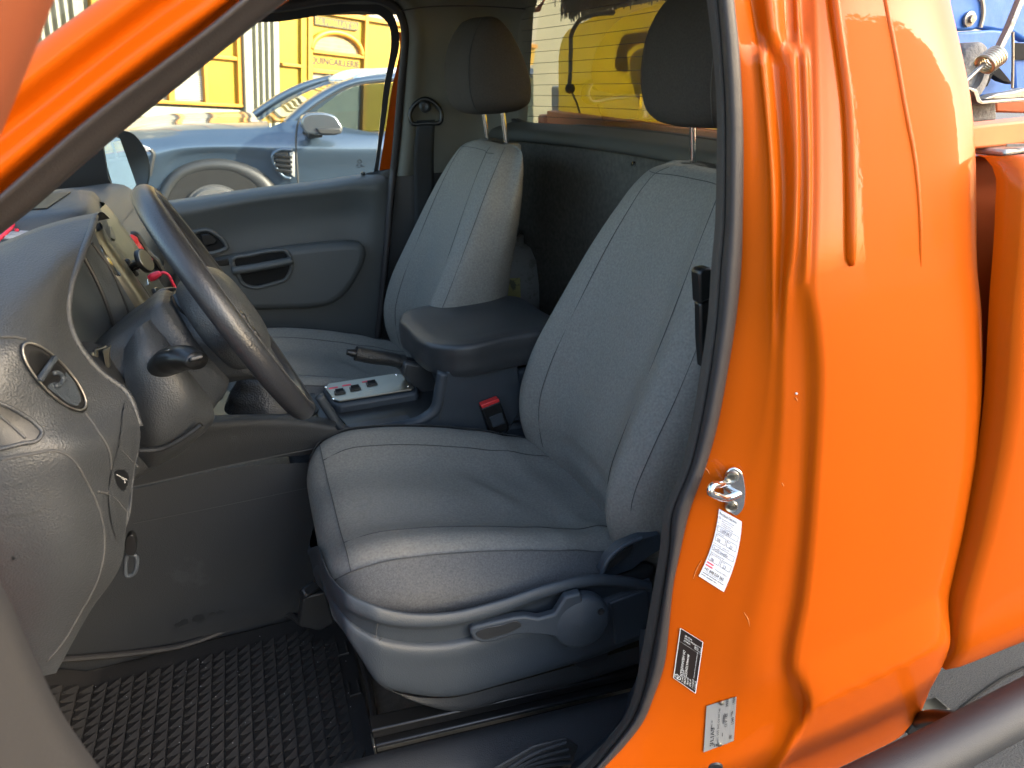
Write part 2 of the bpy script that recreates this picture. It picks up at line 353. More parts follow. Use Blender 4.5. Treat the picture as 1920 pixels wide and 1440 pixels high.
# ---- load bed
def bedpt(px, py, y=-.95): return PY(px, py, y)
top = [(1846, 322), (1872, 312), (1925, 304), (2100, 283), (2600, 222)]
bot = [(1700, 1312), (1735, 1295), (1830, 1257), (1925, 1219), (2100, 1150), (2600, 950)]
fr = 1.0
cu = []
for off, k in ((.05, 0), (.008, 0), (0, 0)): pass
bedz = [(1.388, -.838), (1.384, -.852), (1.371, -.862), (1.336, -.870), (1.22, -.877), (1.06, -.880), (.90, -.880), (.74, -.877), (.60, -.872), (.558, -.858)]
edge = [PY(herm(cE, q), q, yE(q)+.017+ycr(herm(cE, q), q)) for q in range(0, 1400, 20)]; ez = [e[2] for e in edge][::-1]; ex = [e[0] for e in edge][::-1]
def xfr(z): return float(np.interp(z, ez, ex))+.003
bz = [-.925]; 
bedz = [(1.396, -.890), (1.392, -.906), (1.379, -.917), (1.344, -.924), (1.24, -.929), (1.08, -.931), (.92, -.931), (.78, -.928), (.69, -.922), (.645, -.908)]
cols = []
for dx, o in ((0, .03), (.0003, .007), (.0015, .0025), (.005, .0004), (.02, .0)): cols.append([A(xfr(z)+dx, y+o, z) for z, y in bedz])
for x in (1.0, 1.3, 1.8, 2.4): cols.append([A(x, y, z) for z, y in bedz])
obj('bed_side', sheet(cols, 60, 60), M['orange'], TR, ang=180)
cap = [A(.80, -.860, 1.389), A(.79, -.812, 1.391), A(2.4, -.812, 1.396), A(2.4, -.860, 1.394)]
obj('rail_cap', prism(cap, (0, 0, .008)), M['dullsteel'], TR, bev=.003)
ridge = [box((.82+.034*i, -.843+.015*((i % 2)*2-1), 1.4005), (.024, .004, .003), np.array([[.8, .6, 0], [-.6, .8, 0], [0, 0, 1]]).T if i % 2 else np.array([[.8, -.6, 0], [.6, .8, 0], [0, 0, 1]]).T) for i in range(24)]
obj('tread_pattern', join(*ridge), M['dullsteel'], bpy.data.objects['rail_cap'])
obj('bed_inner_wall', join(prism([A(.80, -.812, 1.385), A(2.4, -.812, 1.385), A(2.4, -.812, .80), A(.80, -.812, .80)], (0, .03, 0))), M['orange_matte'], TR)
obj('bed_floor', box((1.7, 0, .78), (1.7, 1.72, .04)), M['dark'], TR)
obj('bed_far_side', prism([A(.93, .80, 1.37), A(2.4, .80, 1.37), A(2.4, .80, .8), A(.93, .80, .8)], (0, .06, 0)), M['orange_matte'], TR, bev=.01)
obj('bed_front_wall', prism([A(.92, -.83, 1.27), A(.92, .80, 1.27), A(.92, .80, .8), A(.92, -.83, .8)], (.03, 0, 0)), M['orange_matte'], TR, bev=.01)
obj('marker_light', lathe([(0, .0), (.016, .0), (.02, -.004), (.016, -.010), (0, -.012)][::-1], PY(1932, 1077, -.882), (0, 1, 0), 20, cap=False), M['red'], TR)
# ---- side step tube and its bracket
st = [PY(x, y, -.985) for x, y in ((1300, 1640), (1560, 1510), (1740, 1420), (1925, 1322), (2300, 1140))]
obj('side_step', tube(st, .033, 24, 40), M['tubeblack'], TR)
obj('step_bracket', join(tube([PY(1722, 1352, -.87), PY(1760, 1346, -.92), PY(1806, 1352, -.965)], .013, 12, 12), prism([PY(x, y, -.87) for x, y in ((1700, 1375), (1728, 1330), (1750, 1340), (1782, 1330), (1800, 1352), (1716, 1390))], (0, .03, 0))), M['black'], bpy.data.objects['side_step'], bev=.003)
# ---- A pillar beside the windscreen
tt = list(range(0, 9))
def pol(tab, k=9): return cat([(a, b) for a, b in tab], k)
aseal_lo = pol([(-120, 540), (0, 440), (70, 385), (190, 280), (300, 190), (400, 110), (460, 62), (540, 0), (640, -70)])
aseal_hi = pol([(-120, 470), (0, 365), (90, 285), (200, 195), (300, 120), (370, 67), (450, 0), (560, -82)])
acrease = pol([(-120, 400), (-10, 320), (80, 245), (180, 165), (280, 90), (390, 12), (520, -80)])
avalley = pol([(-120, 345), (0, 255), (100, 178), (239, 67), (328, 0), (440, -82)])
aface = pol([(-120, 285), (0, 190), (110, 105), (200, 40), (300, -35), (380, -90)])
aedge = pol([(-120, 215), (19, 122), (117, 50), (183, 3), (300, -78)])
ring = [([PY(*p, -.755) for p in aseal_lo]), ([PY(*p, -.772) for p in aseal_hi]), ([PY(*p, -.800) for p in acrease]), ([PY(*p, -.793) for p in avalley]),
        ([PY(*p, -.812) for p in aface]), ([PY(*p, -.80) for p in aedge]), ([PY(*p, -.80)+A(.004, .03, -.002) for p in aedge]), ([PY(*p, -.80)+A(.006, .07, -.01) for p in aedge])]
d0, d1, d2 = A(-.64, -.83, 1.19)-ring[0][0], A(.10, -.735, 1.665)-ring[0][-1], A(.50, -.735, 1.69)-ring[0][-1]
ring_x = [[c[0]+d0]+list(c)+[c[-1]+d1, c[-1]+d2] for c in ring]
obj('a_pillar', sheet(ring_x, 60, 60), M['orange'], TR, ang=180)
obj('hinge_pillar', prism([A(-.66, -.93, 1.20), A(-.42, -.90, 1.20), A(-.40, -.90, .62), A(-.62, -.93, .62)], (0, .14, 0)), M['orange'], TR, bev=.01)
# ---- rubber seal round the driver's door opening
sl_in = [(-90, 1316), (0, 1326), (100, 1337), (200, 1344), (300, 1344), (420, 1341), (500, 1334), (600, 1327), (700, 1313), (800, 1296), (880, 1277), (960, 1245), (1027, 1238), (1127, 1221), (1227, 1203), (1293, 1190), (1350, 1168), (1400, 1128), (1440, 1096), (1520, 1010)]
sl_gr = [(-90, 1336), (0, 1346), (100, 1354), (200, 1360), (300, 1361), (420, 1359), (500, 1352), (600, 1345), (700, 1332), (800, 1314), (880, 1294), (960, 1262), (1027, 1256), (1127, 1241), (1227, 1223), (1293, 1208), (1350, 1186), (1400, 1148), (1440, 1114), (1520, 1026)]
sr = list(range(-320, 1521, 23))
def scol(tab, y, dx=0): return [PY(herm(tab, p)+dx, p, y) for p in sr]
mid1 = [(p, .55*herm(sl_gr, p)+.45*herm(c1, p)) for p in sr]; mid2 = [(p, .12*herm(sl_gr, p)+.88*herm(c1, p)) for p in sr]
SEAL = obj('door_seal', join(
    sheet([scol(sl_gr, -.837), scol(sl_gr, -.847, 3), scol(mid1, -.861), scol(mid2, -.861), scol(c1, -.852, 2), scol(c1, -.840, -4)], 24, 120),
    sheet([[p+A(.0, 0, 0) for p in ring[0]], [PY(*(q*.8+w*.2), -.785) for q, w in zip(aseal_lo, aseal_hi)], [PY(*(q*.45+w*.55), -.795) for q, w in zip(aseal_lo, aseal_hi)], [PY(*(q*.1+w*.9), -.807) for q, w in zip(aseal_lo, aseal_hi)], [PY(*w, -.775) for w in aseal_hi]], 20, 40)), M['rubber'], TR, ang=180)
obj('seal_lip', sheet([scol(sl_in, -.807), scol(sl_in, -.823, 1), scol(sl_gr, -.840, -2), scol(sl_gr, -.833, 1)], 12, 120), M['sealcloth'], SEAL, ang=180)
# inner side of the near pillar and of the near A pillar (dark trim behind the seals)
obj('pillar_inner_trim', sheet([scol(sl_in, -.807, 1), [PY(herm(sl_in, p)+1, p, -.807)+A(.05, .03, 0) for p in sr], [PY(herm(sl_in, p), p, -.807)+A(.16, .035, 0) for p in sr], [PY(herm(sl_in, p), p, -.807)+A(.30, .06, 0) for p in sr]], 12, 60), M['pillar'], TR, ang=180)
# ---- striker, stickers, plates on the shut face
def faceframe(pc, pu, pv, off):              # local axes from pixel directions
    o, n = face(*pc, off); u = face(*pu, off)[0]-o; v = face(*pv, off)[0]-o; return o, nrm(u), nrm(v-nrm(u)*v.dot(nrm(u))), n
o_, n_ = face(1372, 918, .0)
dn = [PP(x, y, o_, n_, .001) for x, y in cat([(1373, 874), (1388, 880), (1396, 905), (1397, 930), (1391, 955), (1381, 964), (1366, 955), (1358, 935), (1356, 905), (1362, 882)], 40, True)]
STR = obj('door_striker', prism(dn, n_*.004), M['chrome'], TR, bev=.0012)
lo = [PP(1365, 905, o_, n_, .004), PP(1350, 908, o_, n_, .022), PP(1334, 914, o_, n_, .034), PP(1332, 921, o_, n_, .036), PP(1345, 930, o_, n_, .030), PP(1365, 934, o_, n_, .016), PP(1386, 926, o_, n_, .004)]
obj('striker_loop', tube(lo, .0042, 12, 40), M['chrome'], STR)
for (a, b) in ((1373, 893), (1371, 949)):
    p = PP(a, b, o_, n_, .005); obj('screw', join(lathe([(0, .0035), (.003, .0035), (.0036, .0015), (.0065, .003), (.0075, .0)], p, n_, 24), lathe([(.003, .0045), (.0015, .0045), (.001, .002)], p, n_, 6)), M['steel'], STR)
def sticker(name, quad, m, off=.0012):       # quad: pixel corners tl,tr,br,bl -> curved sheet hugging the face
    q = np.array(quad, float); g = []
    for i in range(13):
        t = i/12; l = q[0]*(1-t)+q[3]*t; r = q[1]*(1-t)+q[2]*t
        l += np.array(sticker.bow)*4*t*(1-t); r += np.array(sticker.bow)*4*t*(1-t)
        g.append([face(*(l*(1-s)+r*s), off)[0] for s in np.linspace(0, 1, 5)])
    def at(s, t, o=.0):
        l = q[0]*(1-t)+q[3]*t; r = q[1]*(1-t)+q[2]*t; b = np.array(sticker.bow)*4*t*(1-t); return face(*(l*(1-s)+r*s+b), off+.0006+o)[0]
    return obj(name, grid(np.array(g)), m, TR, ang=180), at
def write(at, s, t, txt, size, su=1., bold=0., flip=False, ang=0):   # size = letter height as share of the sticker's height; laid along the width
    # each letter vertex mapped through the sticker's own (s, t) coordinates
    V, Fc = text(txt, (0, 0, 0), (1, 0, 0), (0, 1, 0), 1., bold=bold)
    out = []
    for x, y, z in V:
        out.append(tuple(at(s+x*size*su, t-y*size)) if not ang else tuple(at(s+y*size*su, t-x*size) if ang == 90 else at(s+y*size*su, t+x*size)))
    return out, Fc
def rule(at, s0, t0, s1, t1, w=.004, ws=.01):
    hs = abs(s1-s0) > abs(t1-t0); ds, dt = (0, w) if hs else (ws, 0)
    V = []
    for k in range(7):
        a = k/6; V += [tuple(at(s0+(s1-s0)*a-ds, t0+(t1-t0)*a-dt)), tuple(at(s0+(s1-s0)*a+ds, t0+(t1-t0)*a+dt))]
    return V, [(2*k, 2*k+1, 2*k+3, 2*k+2) for k in range(6)]
def rect(at, s0, t0, s1, t1): return join(rule(at, s0, t0, s1, t0, .0025), rule(at, s0, t1, s1, t1, .0025), rule(at, s0, t0, s0, t1, ws=.006), rule(at, s1, t0, s1, t1, ws=.006))
sticker.bow = (7, 0)
SV, at = sticker('service_sticker', [(1348, 954), (1391, 978), (1357, 1110), (1310, 1080)], M['paper'])
obj('lettering', join(write(at, .05, .075, 'Prochain Service', .062, 1.75, .01), write(at, .16, .125, 'Intervalle d\'entretien flexible', .03, 1.6), write(at, .16, .155, 'Indicateur service au combine', .026, 1.6), write(at, .16, .185, 'ou kilometrage maximum', .026, 1.6), write(at, .16, .215, 'km / Changement de l\'huile', .03, 1.6),
     write(at, .03, .265, 'km', .026, 2.2), write(at, .04, .345, 'Au plus tard', .028, 2.2), write(at, .05, .39, 'mois', .024, 2.2), write(at, .55, .39, 'annee', .024, 2.2), write(at, .04, .50, 'Huile moteur, norme VW', .028, 2.2), write(at, .04, .635, 'Service liquide de frein', .028, 2.2),
     write(at, .06, .675, 'mois', .024, 2.2), write(at, .55, .675, 'annee', .024, 2.2), write(at, .42, .815, 'Assurance mobilite', .03, 2.), write(at, .05, .885, '+41 848 024 365', .058, 1.95, .012), *[rule(at, a, b, c, b, .004) for a, b, c in ((.05, .925, .30), (.33, .925, .62), (.65, .925, .9), (.05, .955, .22), (.25, .955, .5), (.53, .955, .66))],
     rule(at, .03, .90, .93, .90, .0015), rect(at, .05, .10, .11, .13), rect(at, .05, .235, .92, .31), rect(at, .06, .36, .47, .45), rect(at, .53, .36, .92, .45), rect(at, .05, .52, .93, .59), rect(at, .06, .65, .47, .74), rect(at, .53, .65, .92, .74)), M['ink'], SV)
obj('handwriting', join(write(at, .03, .205, 'x', .05, 2), write(at, .15, .30, '109367', .07, 2.4), write(at, .13, .445, '08', .062, 2.2), write(at, .64, .445, '23', .062, 2.2), write(at, .10, .58, '5w30 longlife', .058, 1.9), write(at, .13, .735, '08', .062, 2.2), write(at, .62, .735, '23', .062, 2.2)), M['blueink'], SV)
obj('red_bars', join(rule(at, .05, .775, .32, .775, .009), rule(at, .05, .815, .32, .815, .009)), M['redp'], SV)
sticker.bow = (0, 0)
LB, at = sticker('type_label', [(1276, 1178), (1318, 1204), (1304, 1300), (1263, 1271)], M['label'])
logo = [tuple(at(.17+.075*1.8*math.cos(q)*k, .93+.042*math.sin(q)*k)) for q in np.linspace(0, 2*math.pi, 24, endpoint=False) for k in (1, .82)]
LT = join((logo, [(2*i, 2*i+1, (2*i+3) % 48, (2*i+2) % 48) for i in range(24)]),
     rule(at, .12, .905, .17, .965, .003, .012), rule(at, .22, .905, .17, .965, .003, .012), rule(at, .12, .895, .145, .875, .003, .01),
     write(at, .24, .885, 'VOLKSWAGEN AG', .062, 2.3, .002, ang=90), write(at, .44, .97, 'WV1ZZZ2HZCA044248', .056, 2.3, .002, ang=90), write(at, .35, .97, 'e1*2007/46*0356*', .034, 2.3, ang=90),
     *[write(at, .58+.115*i, .95, s, .042, 2.3, ang=90) for i, s in enumerate(('2820 kg', '5520 kg', '1-1410 kg', '2-1620 kg'))],
     write(at, .20, .20, '6014046', .045, 1.9), write(at, .22, .15, 'KDOA W2A', .045, 1.9), write(at, .22, .10, 'SB1/E246', .045, 1.9), write(at, .72, .20, '0.5', .06, 1.9), rect(at, .70, .13, .97, .215), rule(at, .02, .25, .98, .25, .0015), rule(at, .84, .25, .84, .75, ws=.006))
obj('lettering', LT, M['labeltext'], LB)
# a light border line round the label
obj('label_border', join(rule(at, .0, .0, 1, .0, .004), rule(at, 0, 1, 1, 1, .004), rule(at, 0, 0, 0, 1, ws=.015), rule(at, 1, 0, 1, 1, ws=.015)), M['labeltext'], LB)
PL, at = sticker('rating_plate', [(1325, 1324), (1381, 1306), (1376, 1389), (1319, 1411)], M['plate'], .0016)
obj('lettering', join(write(at, .20, .93, 'ariva', .22, 1.2, ang=90), write(at, .42, .90, 'WV1 ZZZ 2HZ CA 044 248', .064, 1.3, ang=90), *[rule(at, a, b, a, c, ws=.010) for a, b, c in ((.22, .44, .52), (.22, .36, .41), (.36, .90, .97), (.42, .92, .97), (.60, .72, .80), (.60, .32, .52), (.64, .30, .50), (.86, .84, .93), (.90, .84, .93), (.86, .32, .42), (.90, .30, .38))], write(at, .66, .62, 'CLA 185', .085, 1.3, .01, ang=90), write(at, .66, .17, '3000', .085, 1.3, .01, ang=90), write(at, .88, .62, '1340', .085, 1.3, .01, ang=90), write(at, .88, .17, '1600', .085, 1.3, .01, ang=90)), M['ink'], PL)
for px, py in ((1353, 1318), (1349, 1396)):
    p, n = face(px, py, .002); obj('rivet', lathe([(.0036, 0), (.0034, .0012), (.002, .002), (0, .0022)][::1], p, n, 16), M['steel'], PL)
p, n = face(1340, 1441, .0); obj('drain_plug', lathe([(.012, 0), (.010, .002), (0, .0025)], p, n, 20), M['dark'], TR)

# scuffs, a painted crease highlight, a stone chip on the shut face
for pts in ([(1300, 1085), (1306, 1068), (1316, 1050)], [(1322, 878), (1328, 884), (1330, 889)], [(1492, 745), (1496, 752)], [(1466, 905), (1470, 912)], [(1395, 1148), (1402, 1160), (1406, 1175)]):
    obj('scuff', tube([face(x, y, .0003)[0] for x, y in cat(pts, 12)], [.0003, .0007, .0002], 6), M['scuff'], TR)
obj('paint_chip', lathe([(.0013, -.0004), (.0009, .0004), (0, .0005)], face(1493, 738, .0004)[0], (-.8, -.5, 0), 7), M['white'], TR)
# ================================================================== SEATS
def seat_ring(z, xc, w, b, xr, wr):
    """closed loop at height z: front face with side bolsters, then the rounded back"""
    h = [(xc, 0), (xc-.004, .10*w/.25), (xc-.012-b*.35, .60*w), (xc-b*.92, .80*w), (xc-b*.78+.012, .93*w), (xc-b*.2+.045, w), ((xc+xr)/2+.01, .99*wr), (xr-.02, .86*wr), (xr, .45*wr)]
    L = h+[(xr+.003, 0)]+[(x, -y) for x, y in h[:0:-1]]
    return [A(x, y, z) for x, y in L]
YC = -.37
BACK = [(.70, .530, .225, .020, .640, .20), (.735, .522, .246, .040, .655, .236), (.80, .518, .256, .060, .672, .25), (.87, .520, .260, .064, .690, .256), (.95, .545, .262, .060, .712, .256), (1.03, .580, .256, .050, .730, .252),
        (1.11, .616, .243, .040, .750, .244), (1.19, .652, .224, .028, .772, .230), (1.25, .682, .204, .020, .786, .216), (1.295, .706, .186, .012, .794, .202), (1.318, .722, .168, .008, .794, .186), (1.330, .738, .138, .004, .786, .156), (1.334, .752, .09, .0, .774, .105)]
RB = [[p+A(0, YC, 0) for p in seat_ring(*s)] for s in BACK]
def back_line(idx, off=.001, lo=0, hi=13):    # seam running up the back rest, on ring point idx
    P = catk([r[idx] for r in RB[lo:hi]], 6)
    return P+A(-off, 0, 0)
def back_cross(k0, idxs, n=30): return cat([RB[k0][i] for i in idxs], n)
NP = len(RB[0])
ROOT_SEAT = []
def crease(V):
    out = []
    for x, y, z in V:
        u = y-YC; w = math.exp(-((z-.80)/.05)**2)*max(0, 1-abs(u)/.22)
        x += .0028*w*math.sin(95*z+14*abs(u))+.0012*math.exp(-((z-1.0)/.2)**2)*math.sin(26*z+19*u)
        out.append((x, y, z))
    return out
def make_seat():
    bv, bf = loft(RB, 132, 8); b = obj('backrest', (crease(bv), bf), M['fabric'], TR, ang=180)
    return b
SB = make_seat(); SB.name = 'seat'
# cushion: stations from the rounded front to the back
def cush_ring(x, zt, w, bol, zb, drop=0.):
    bol += .008; h = [(0, zt), (.10*w/.25, zt), (.58*w, zt+bol*.6), (.78*w, zt+bol), (.885*w, zt+bol-.010), (.99*w, zt+bol-.05), (1.0*w, (zt+zb)/2-.015), (.95*w, zb+.006)]
    return [A(x-drop*0, y, z) for y, z in h+[(.5*w, zb)]+[(0, zb)]+[(-.5*w, zb)]+[(-y, z) for y, z in h[:0:-1]]]
CUSH = [(.004, .785, .150, .0, .755), (.006, .800, .185, .002, .745), (.018, .822, .215, .006, .738), (.042, .840, .238, .010, .735), (.085, .846, .250, .015, .738), (.15, .836, .255, .020, .738), (.24, .812, .257, .026, .735), (.33, .785, .257, .028, .735), (.42, .758, .252, .024, .725), (.50, .735, .240, .016, .71), (.56, .725, .21, .0, .70)]
RC = [[p+A(0, YC, 0) for p in cush_ring(*s)] for s in CUSH]
# a few sat-in creases pressed into the seat
def press(V):
    out = []
    for x, y, z in V:
        u = y-YC
        if z > .70:
            z -= .010*math.exp(-((x-.36)/.10)**2-((u)/.12)**2)
            z += .010*math.exp(-((x-.34+.6*u)/.022)**2-((u-.01)/.06)**2)
            z -= .006*math.exp(-((x-.37+.6*u)/.03)**2-((u-.03)/.07)**2)
            z += .008*math.exp(-((x-.44+.25*u)/.02)**2-((u+.10)/.08)**2)-.005*math.exp(-((x-.40+.25*u)/.02)**2-((u+.11)/.07)**2)
            z += .002*math.sin(70*x+30*u)*math.exp(-((x-.42)/.08)**2)
        out.append((x, y, z))
    return out
v_, f_ = loft(RC, 108, 6)
CU = obj('cushion', (press(v_), f_), M['fabric'], SB, ang=180)
# lower sides of the cushion in the coarser cloth
def sidecloth(sgn):
    pts = []
    for r in RC[1:10]:
        q = r if sgn > 0 else [r[0]]+r[:0:-1]
        pts.append([q[4]+A(0, .0035*sgn, .0035), q[5]+A(0, .007*sgn, .001), q[6]+A(0, .004*sgn, 0), q[7]+A(0, .003*sgn, -.001)])
    fr = [[p+A(-.002, 0, 0) for p in pts[0]]]
    return sheet([[p[i] for p in pts] for i in range(4)], 14, 50)
for s in (1, -1): obj('side_cloth', sidecloth(s), M['fabric2'], SB, ang=180)
def cl(idx, lo, hi, off=(0, 0, .0008)):
    P = catk([r[idx] for r in RC[lo:hi]], 6); return np.array(press([tuple(p) for p in P]))+A(*off)
nC = len(RC[0])
seams = [tube(cl(2, 3, 10), .0007, 6), tube(cl(nC-2, 3, 10), .0007, 6), tube(cl(4, 2, 10, (0, .0038, .0038)), .0010, 6), tube(cl(nC-4, 2, 10, (0, -.0038, .0038)), .0010, 6)]
fr_ = [RC[3][i]+A(-.0006, 0, .0008) for i in (4, 3, 2, 1, 0)]+[RC[3][i]+A(-.0006, 0, .0008) for i in (nC-1, nC-2, nC-3, nC-4)]
seams.append(tube(fr_, .0007, 6, 60))
for i in (2, NP-2):
    seams.append(tube(back_line(i, .0004, 1, 12), .0007, 6))
for i in (4, NP-4): seams.append(tube(back_line(i, .0004, 2, 12), .0007, 6))
seams.append(tube([RB[10][i]+A(-.0008, 0, .0006) for i in (3, 2, 1, 0, NP-1, NP-2, NP-3)], .0007, 6, 40))
obj('seam', join(*seams), M['seam'], SB, ang=180)
# head rest: wedge with a rounded face on two chrome posts
def hr_ring(z, xf, xr, w):
    h = [(xf, 0), (xf+.003, .5*w), (xf+.014, .82*w), (xf+.045 if xr-xf > .08 else (xf+xr)/2, w), (xr-.02 if xr-xf > .06 else xr-.006, .93*w), (xr, .6*w)]
    return [A(x, y+YC, z) for x, y in h+[(xr+.002, 0)]+[(x, -y) for x, y in h[:0:-1]]]

HR = [(1.404, .70, .79, .075), (1.410, .685, .815, .10), (1.425, .672, .835, .116), (1.46, .662, .838, .125), (1.51, .662, .826, .127), (1.555, .672, .806, .124), (1.59, .690, .786, .112), (1.61, .706, .770, .092), (1.616, .718, .758, .06)]
obj('headrest', loft([hr_ring(*s) for s in HR], 96, 6), M['headcloth'], SB, ang=180)
obj('headrest_seam', tube([hr_ring(*s)[2]+A(-.0012, 0.0, 0) for s in HR[1:8]], .0008, 6, 40), M['seam'], SB, ang=180); obj('headrest_seam', tube([hr_ring(*s)[-2]+A(-.0012, 0, 0) for s in HR[1:8]], .0008, 6, 40), M['seam'], SB, ang=180)
for s in (-1, 1):
    obj('headrest_post', tube([A(.772, YC+s*.075, 1.30), A(.760, YC+s*.075, 1.44)], .0058, 16), M['chrome'], SB)
    obj('post_socket', lathe([(.016, 0), (.015, .006), (.010, .009), (.007, .009)], A(.769, YC+s*.075, 1.325), (0, 0, 1), 20, sx=1.3), M['dark'], SB)
# ---- copies for the passenger seat (same size, slid further forward)
OFFP = Vector((-.15, .74, .005))
def clone(o, parent, off=None):
    c = o.copy(); COL.objects.link(c); c.parent = parent; c.matrix_parent_inverse = o.matrix_parent_inverse.copy()
    if off is not None: c.location = off
    for ch in [q for q in o.children]: clone(ch, c)
    return c
SP = clone(SB, TR, OFFP)
SB['label'] = 'driver seat with grey cloth cover'; SP['label'] = 'passenger seat with grey cloth cover'
# ---- plastic side trim, lever and rails of the driver's seat
ys = -.640
def ty(px): return float(np.interp(px, [596, 604, 625, 650, 705], [-.40, -.49, -.575, -.618, ys]))
def tcurve(pts, d, k=60, tail=None):
    P = [PY(x, y, ty(x)-d) for x, y in cat(pts, k)]
    if tail is not None: P = [A(*t) for t in tail]+P
    return cat(P, 80)
z1 = [(600, 1030), (606, 1050), (618, 1078), (640, 1103), (690, 1130), (745, 1146), (830, 1149), (930, 1127), (1020, 1097), (1100, 1079), (1165, 1080), (1222, 1092)]
z2 = [(598, 1045), (604, 1072), (618, 1104), (642, 1132), (695, 1158), (750, 1170), (830, 1170), (930, 1149), (1020, 1117), (1100, 1096), (1165, 1094), (1222, 1104)]
z3 = [(599, 1068), (606, 1095), (622, 1126), (650, 1166), (700, 1198), (760, 1211), (830, 1210), (930, 1186), (1030, 1156), (1100, 1139), (1165, 1116), (1222, 1112)]
T1 = [(.03, -.14, .72), (-.005, -.25, .705)]; T2 = [(.03, -.13, .70), (-.012, -.25, .685)]; T3 = [(.03, -.13, .66), (-.008, -.25, .645)]
C1 = tcurve(z1, .018, tail=T1); C2 = tcurve(z2, .025, tail=T2); C2b = tcurve([(x, y+8) for x, y in z2], .014, tail=T2); C3 = tcurve(z3, .0, tail=T3)
obj('side_shield', sheet([C1+A(.004, .04, -.065), C1+A(.001, .012, -.014), C1, C2, C2b, C3, C3+A(.004, .02, -.002)], 42, 90), M['trim'], SB, ang=180)
l1 = [(599, 1070), (606, 1097), (622, 1128), (650, 1168), (701, 1199), (760, 1212), (830, 1211), (930, 1187), (1030, 1157), (1100, 1140), (1165, 1117), (1222, 1100)]
l2 = [(602, 1085), (612, 1118), (632, 1155), (662, 1198), (706, 1240), (760, 1252), (830, 1255), (930, 1230), (1030, 1203), (1100, 1182), (1165, 1160), (1222, 1145)]
l3 = [(606, 1100), (620, 1140), (645, 1185), (675, 1228), (712, 1283), (770, 1300), (837, 1306), (945, 1281), (1040, 1254), (1100, 1236), (1165, 1212), (1222, 1190)]
L1 = tcurve(l1, .015, tail=T3); L2 = tcurve(l2, .018, tail=[(.035, -.13, .62), (.0, -.25, .61)]); L3 = tcurve(l3, .004, tail=[(.04, -.13, .58), (.02, -.25, .57)])
obj('lower_shield', sheet([L1+A(.01, .03, 0), L1, L2, L3, L3+A(.01, .04, -.004)], 34, 90), M['trim'], SB, ang=180)
obj('shield_joint', join(tube([PY(x, y, ty(x)-.0155) for x, y in ((712, 1150), (707, 1175), (704, 1196))], .0007, 6, 16), tube([PY(x, y, ty(x)-.0135) for x, y in ((716, 1196), (706, 1206), (694, 1219))], .0007, 6, 12)), M['seam'], SB)
sk = [(700, 1250), (712, 1284), (760, 1303), (837, 1309), (945, 1284), (1061, 1252), (1222, 1205)]; skb = [(715, 1275), (745, 1300), (800, 1322), (861, 1331), (950, 1308), (1061, 1282), (1222, 1232)]
obj('seat_skirt', sheet([[PY(x, y, ys+.008) for x, y in sk], [PY(x, y, ys+.006) for x, y in skb], [PY(x, y, ys+.04) for x, y in skb]], 16, 50), M['tunnel'], SB, ang=180)
obj('seat_base', join(box((.29, -.37, .64), (.42, .40, .14)), box((.30, -.62, .70), (.44, .03, .10))), M['dark'], SB, bev=.02, seg=3)
rp = [PY(x, y, ys-.016) for x, y in ((1138, 1128), (1212, 1100), (1216, 1180), (1205, 1186), (1150, 1206), (1146, 1140))]
obj('rear_bracket', prism(rp, (0, -.006, 0)), M['trim'], SB, bev=.004)
flap = [(1128, 1078), (1140, 1050), (1165, 1026), (1200, 1012), (1238, 1002), (1240, 1030), (1215, 1045), (1185, 1068), (1150, 1080)]
obj('recliner_cover', join(prism([PY(x, y, ys+.005) for x, y in flap], (0, .02, 0)), tube([PY(x, y, ys-.002) for x, y in ((1128, 1078), (1140, 1050), (1165, 1026), (1205, 1008))], .0045, 10, 20)), M['trim'], SB, bev=.005, seg=3)
obj('recliner_gap', prism([PY(x, y, ys-.0025) for x, y in cat([(1140, 1068), (1160, 1040), (1188, 1022), (1176, 1040), (1158, 1056)], 24, True)], (0, .006, 0)), M['void'], SB)
# height lever: round hub with a paddle
hub = PY(1088, 1163, ys-.036); nrm_ = nrm((-.12, -1, .06))
LV = obj('height_lever', lathe([(.046, -.012), (.047, 0), (.0455, .006), (.040, .010), (0, .012)], hub, nrm_, 48), M['trim'], SB, ang=60)
pad = [(880, 1186), (884, 1177), (920, 1168), (965, 1158), (985, 1156), (1010, 1160), (1040, 1152), (1060, 1120), (1090, 1112), (1100, 1160), (1060, 1200), (1030, 1193), (985, 1190), (960, 1193), (930, 1204), (905, 1207), (888, 1202)]
obj('lever_paddle', prism([PP(x, y, hub, nrm_, .010) for x, y in pad], -nrm_*.016), M['trim'], SB, bev=.007, seg=4)
obj('paddle_dish', prism([PP(x, y, hub, nrm_, .0115) for x, y in cat([(892, 1188), (900, 1182), (940, 1172), (972, 1166), (978, 1172), (965, 1182), (930, 1194), (905, 1199)], 40, True)], -nrm_*.004), M['dark'], SB, bev=.001)
for x, y in ((1127, 1147), (1064, 1207)): obj('screw_hole', lathe([(.0055, -.001), (.0055, .0008), (.0045, .0004), (0, -.002)], PP(x, y, hub, nrm_, .012 if y < 1180 else -.004), nrm_, 20), M['void'], SB)
obj('lever_backplate', lathe([(.050, -.014), (.052, -.010), (.050, -.006), (0, -.006)], PY(1086, 1172, ys-.014), nrm_, 40), M['dark'], SB)
obj('lower_disc', lathe([(.034, -.008), (.036, -.003), (.034, 0), (0, 0)], PY(1110, 1222, ys-.006), (0, -1, 0), 40), M['dark'], SB)
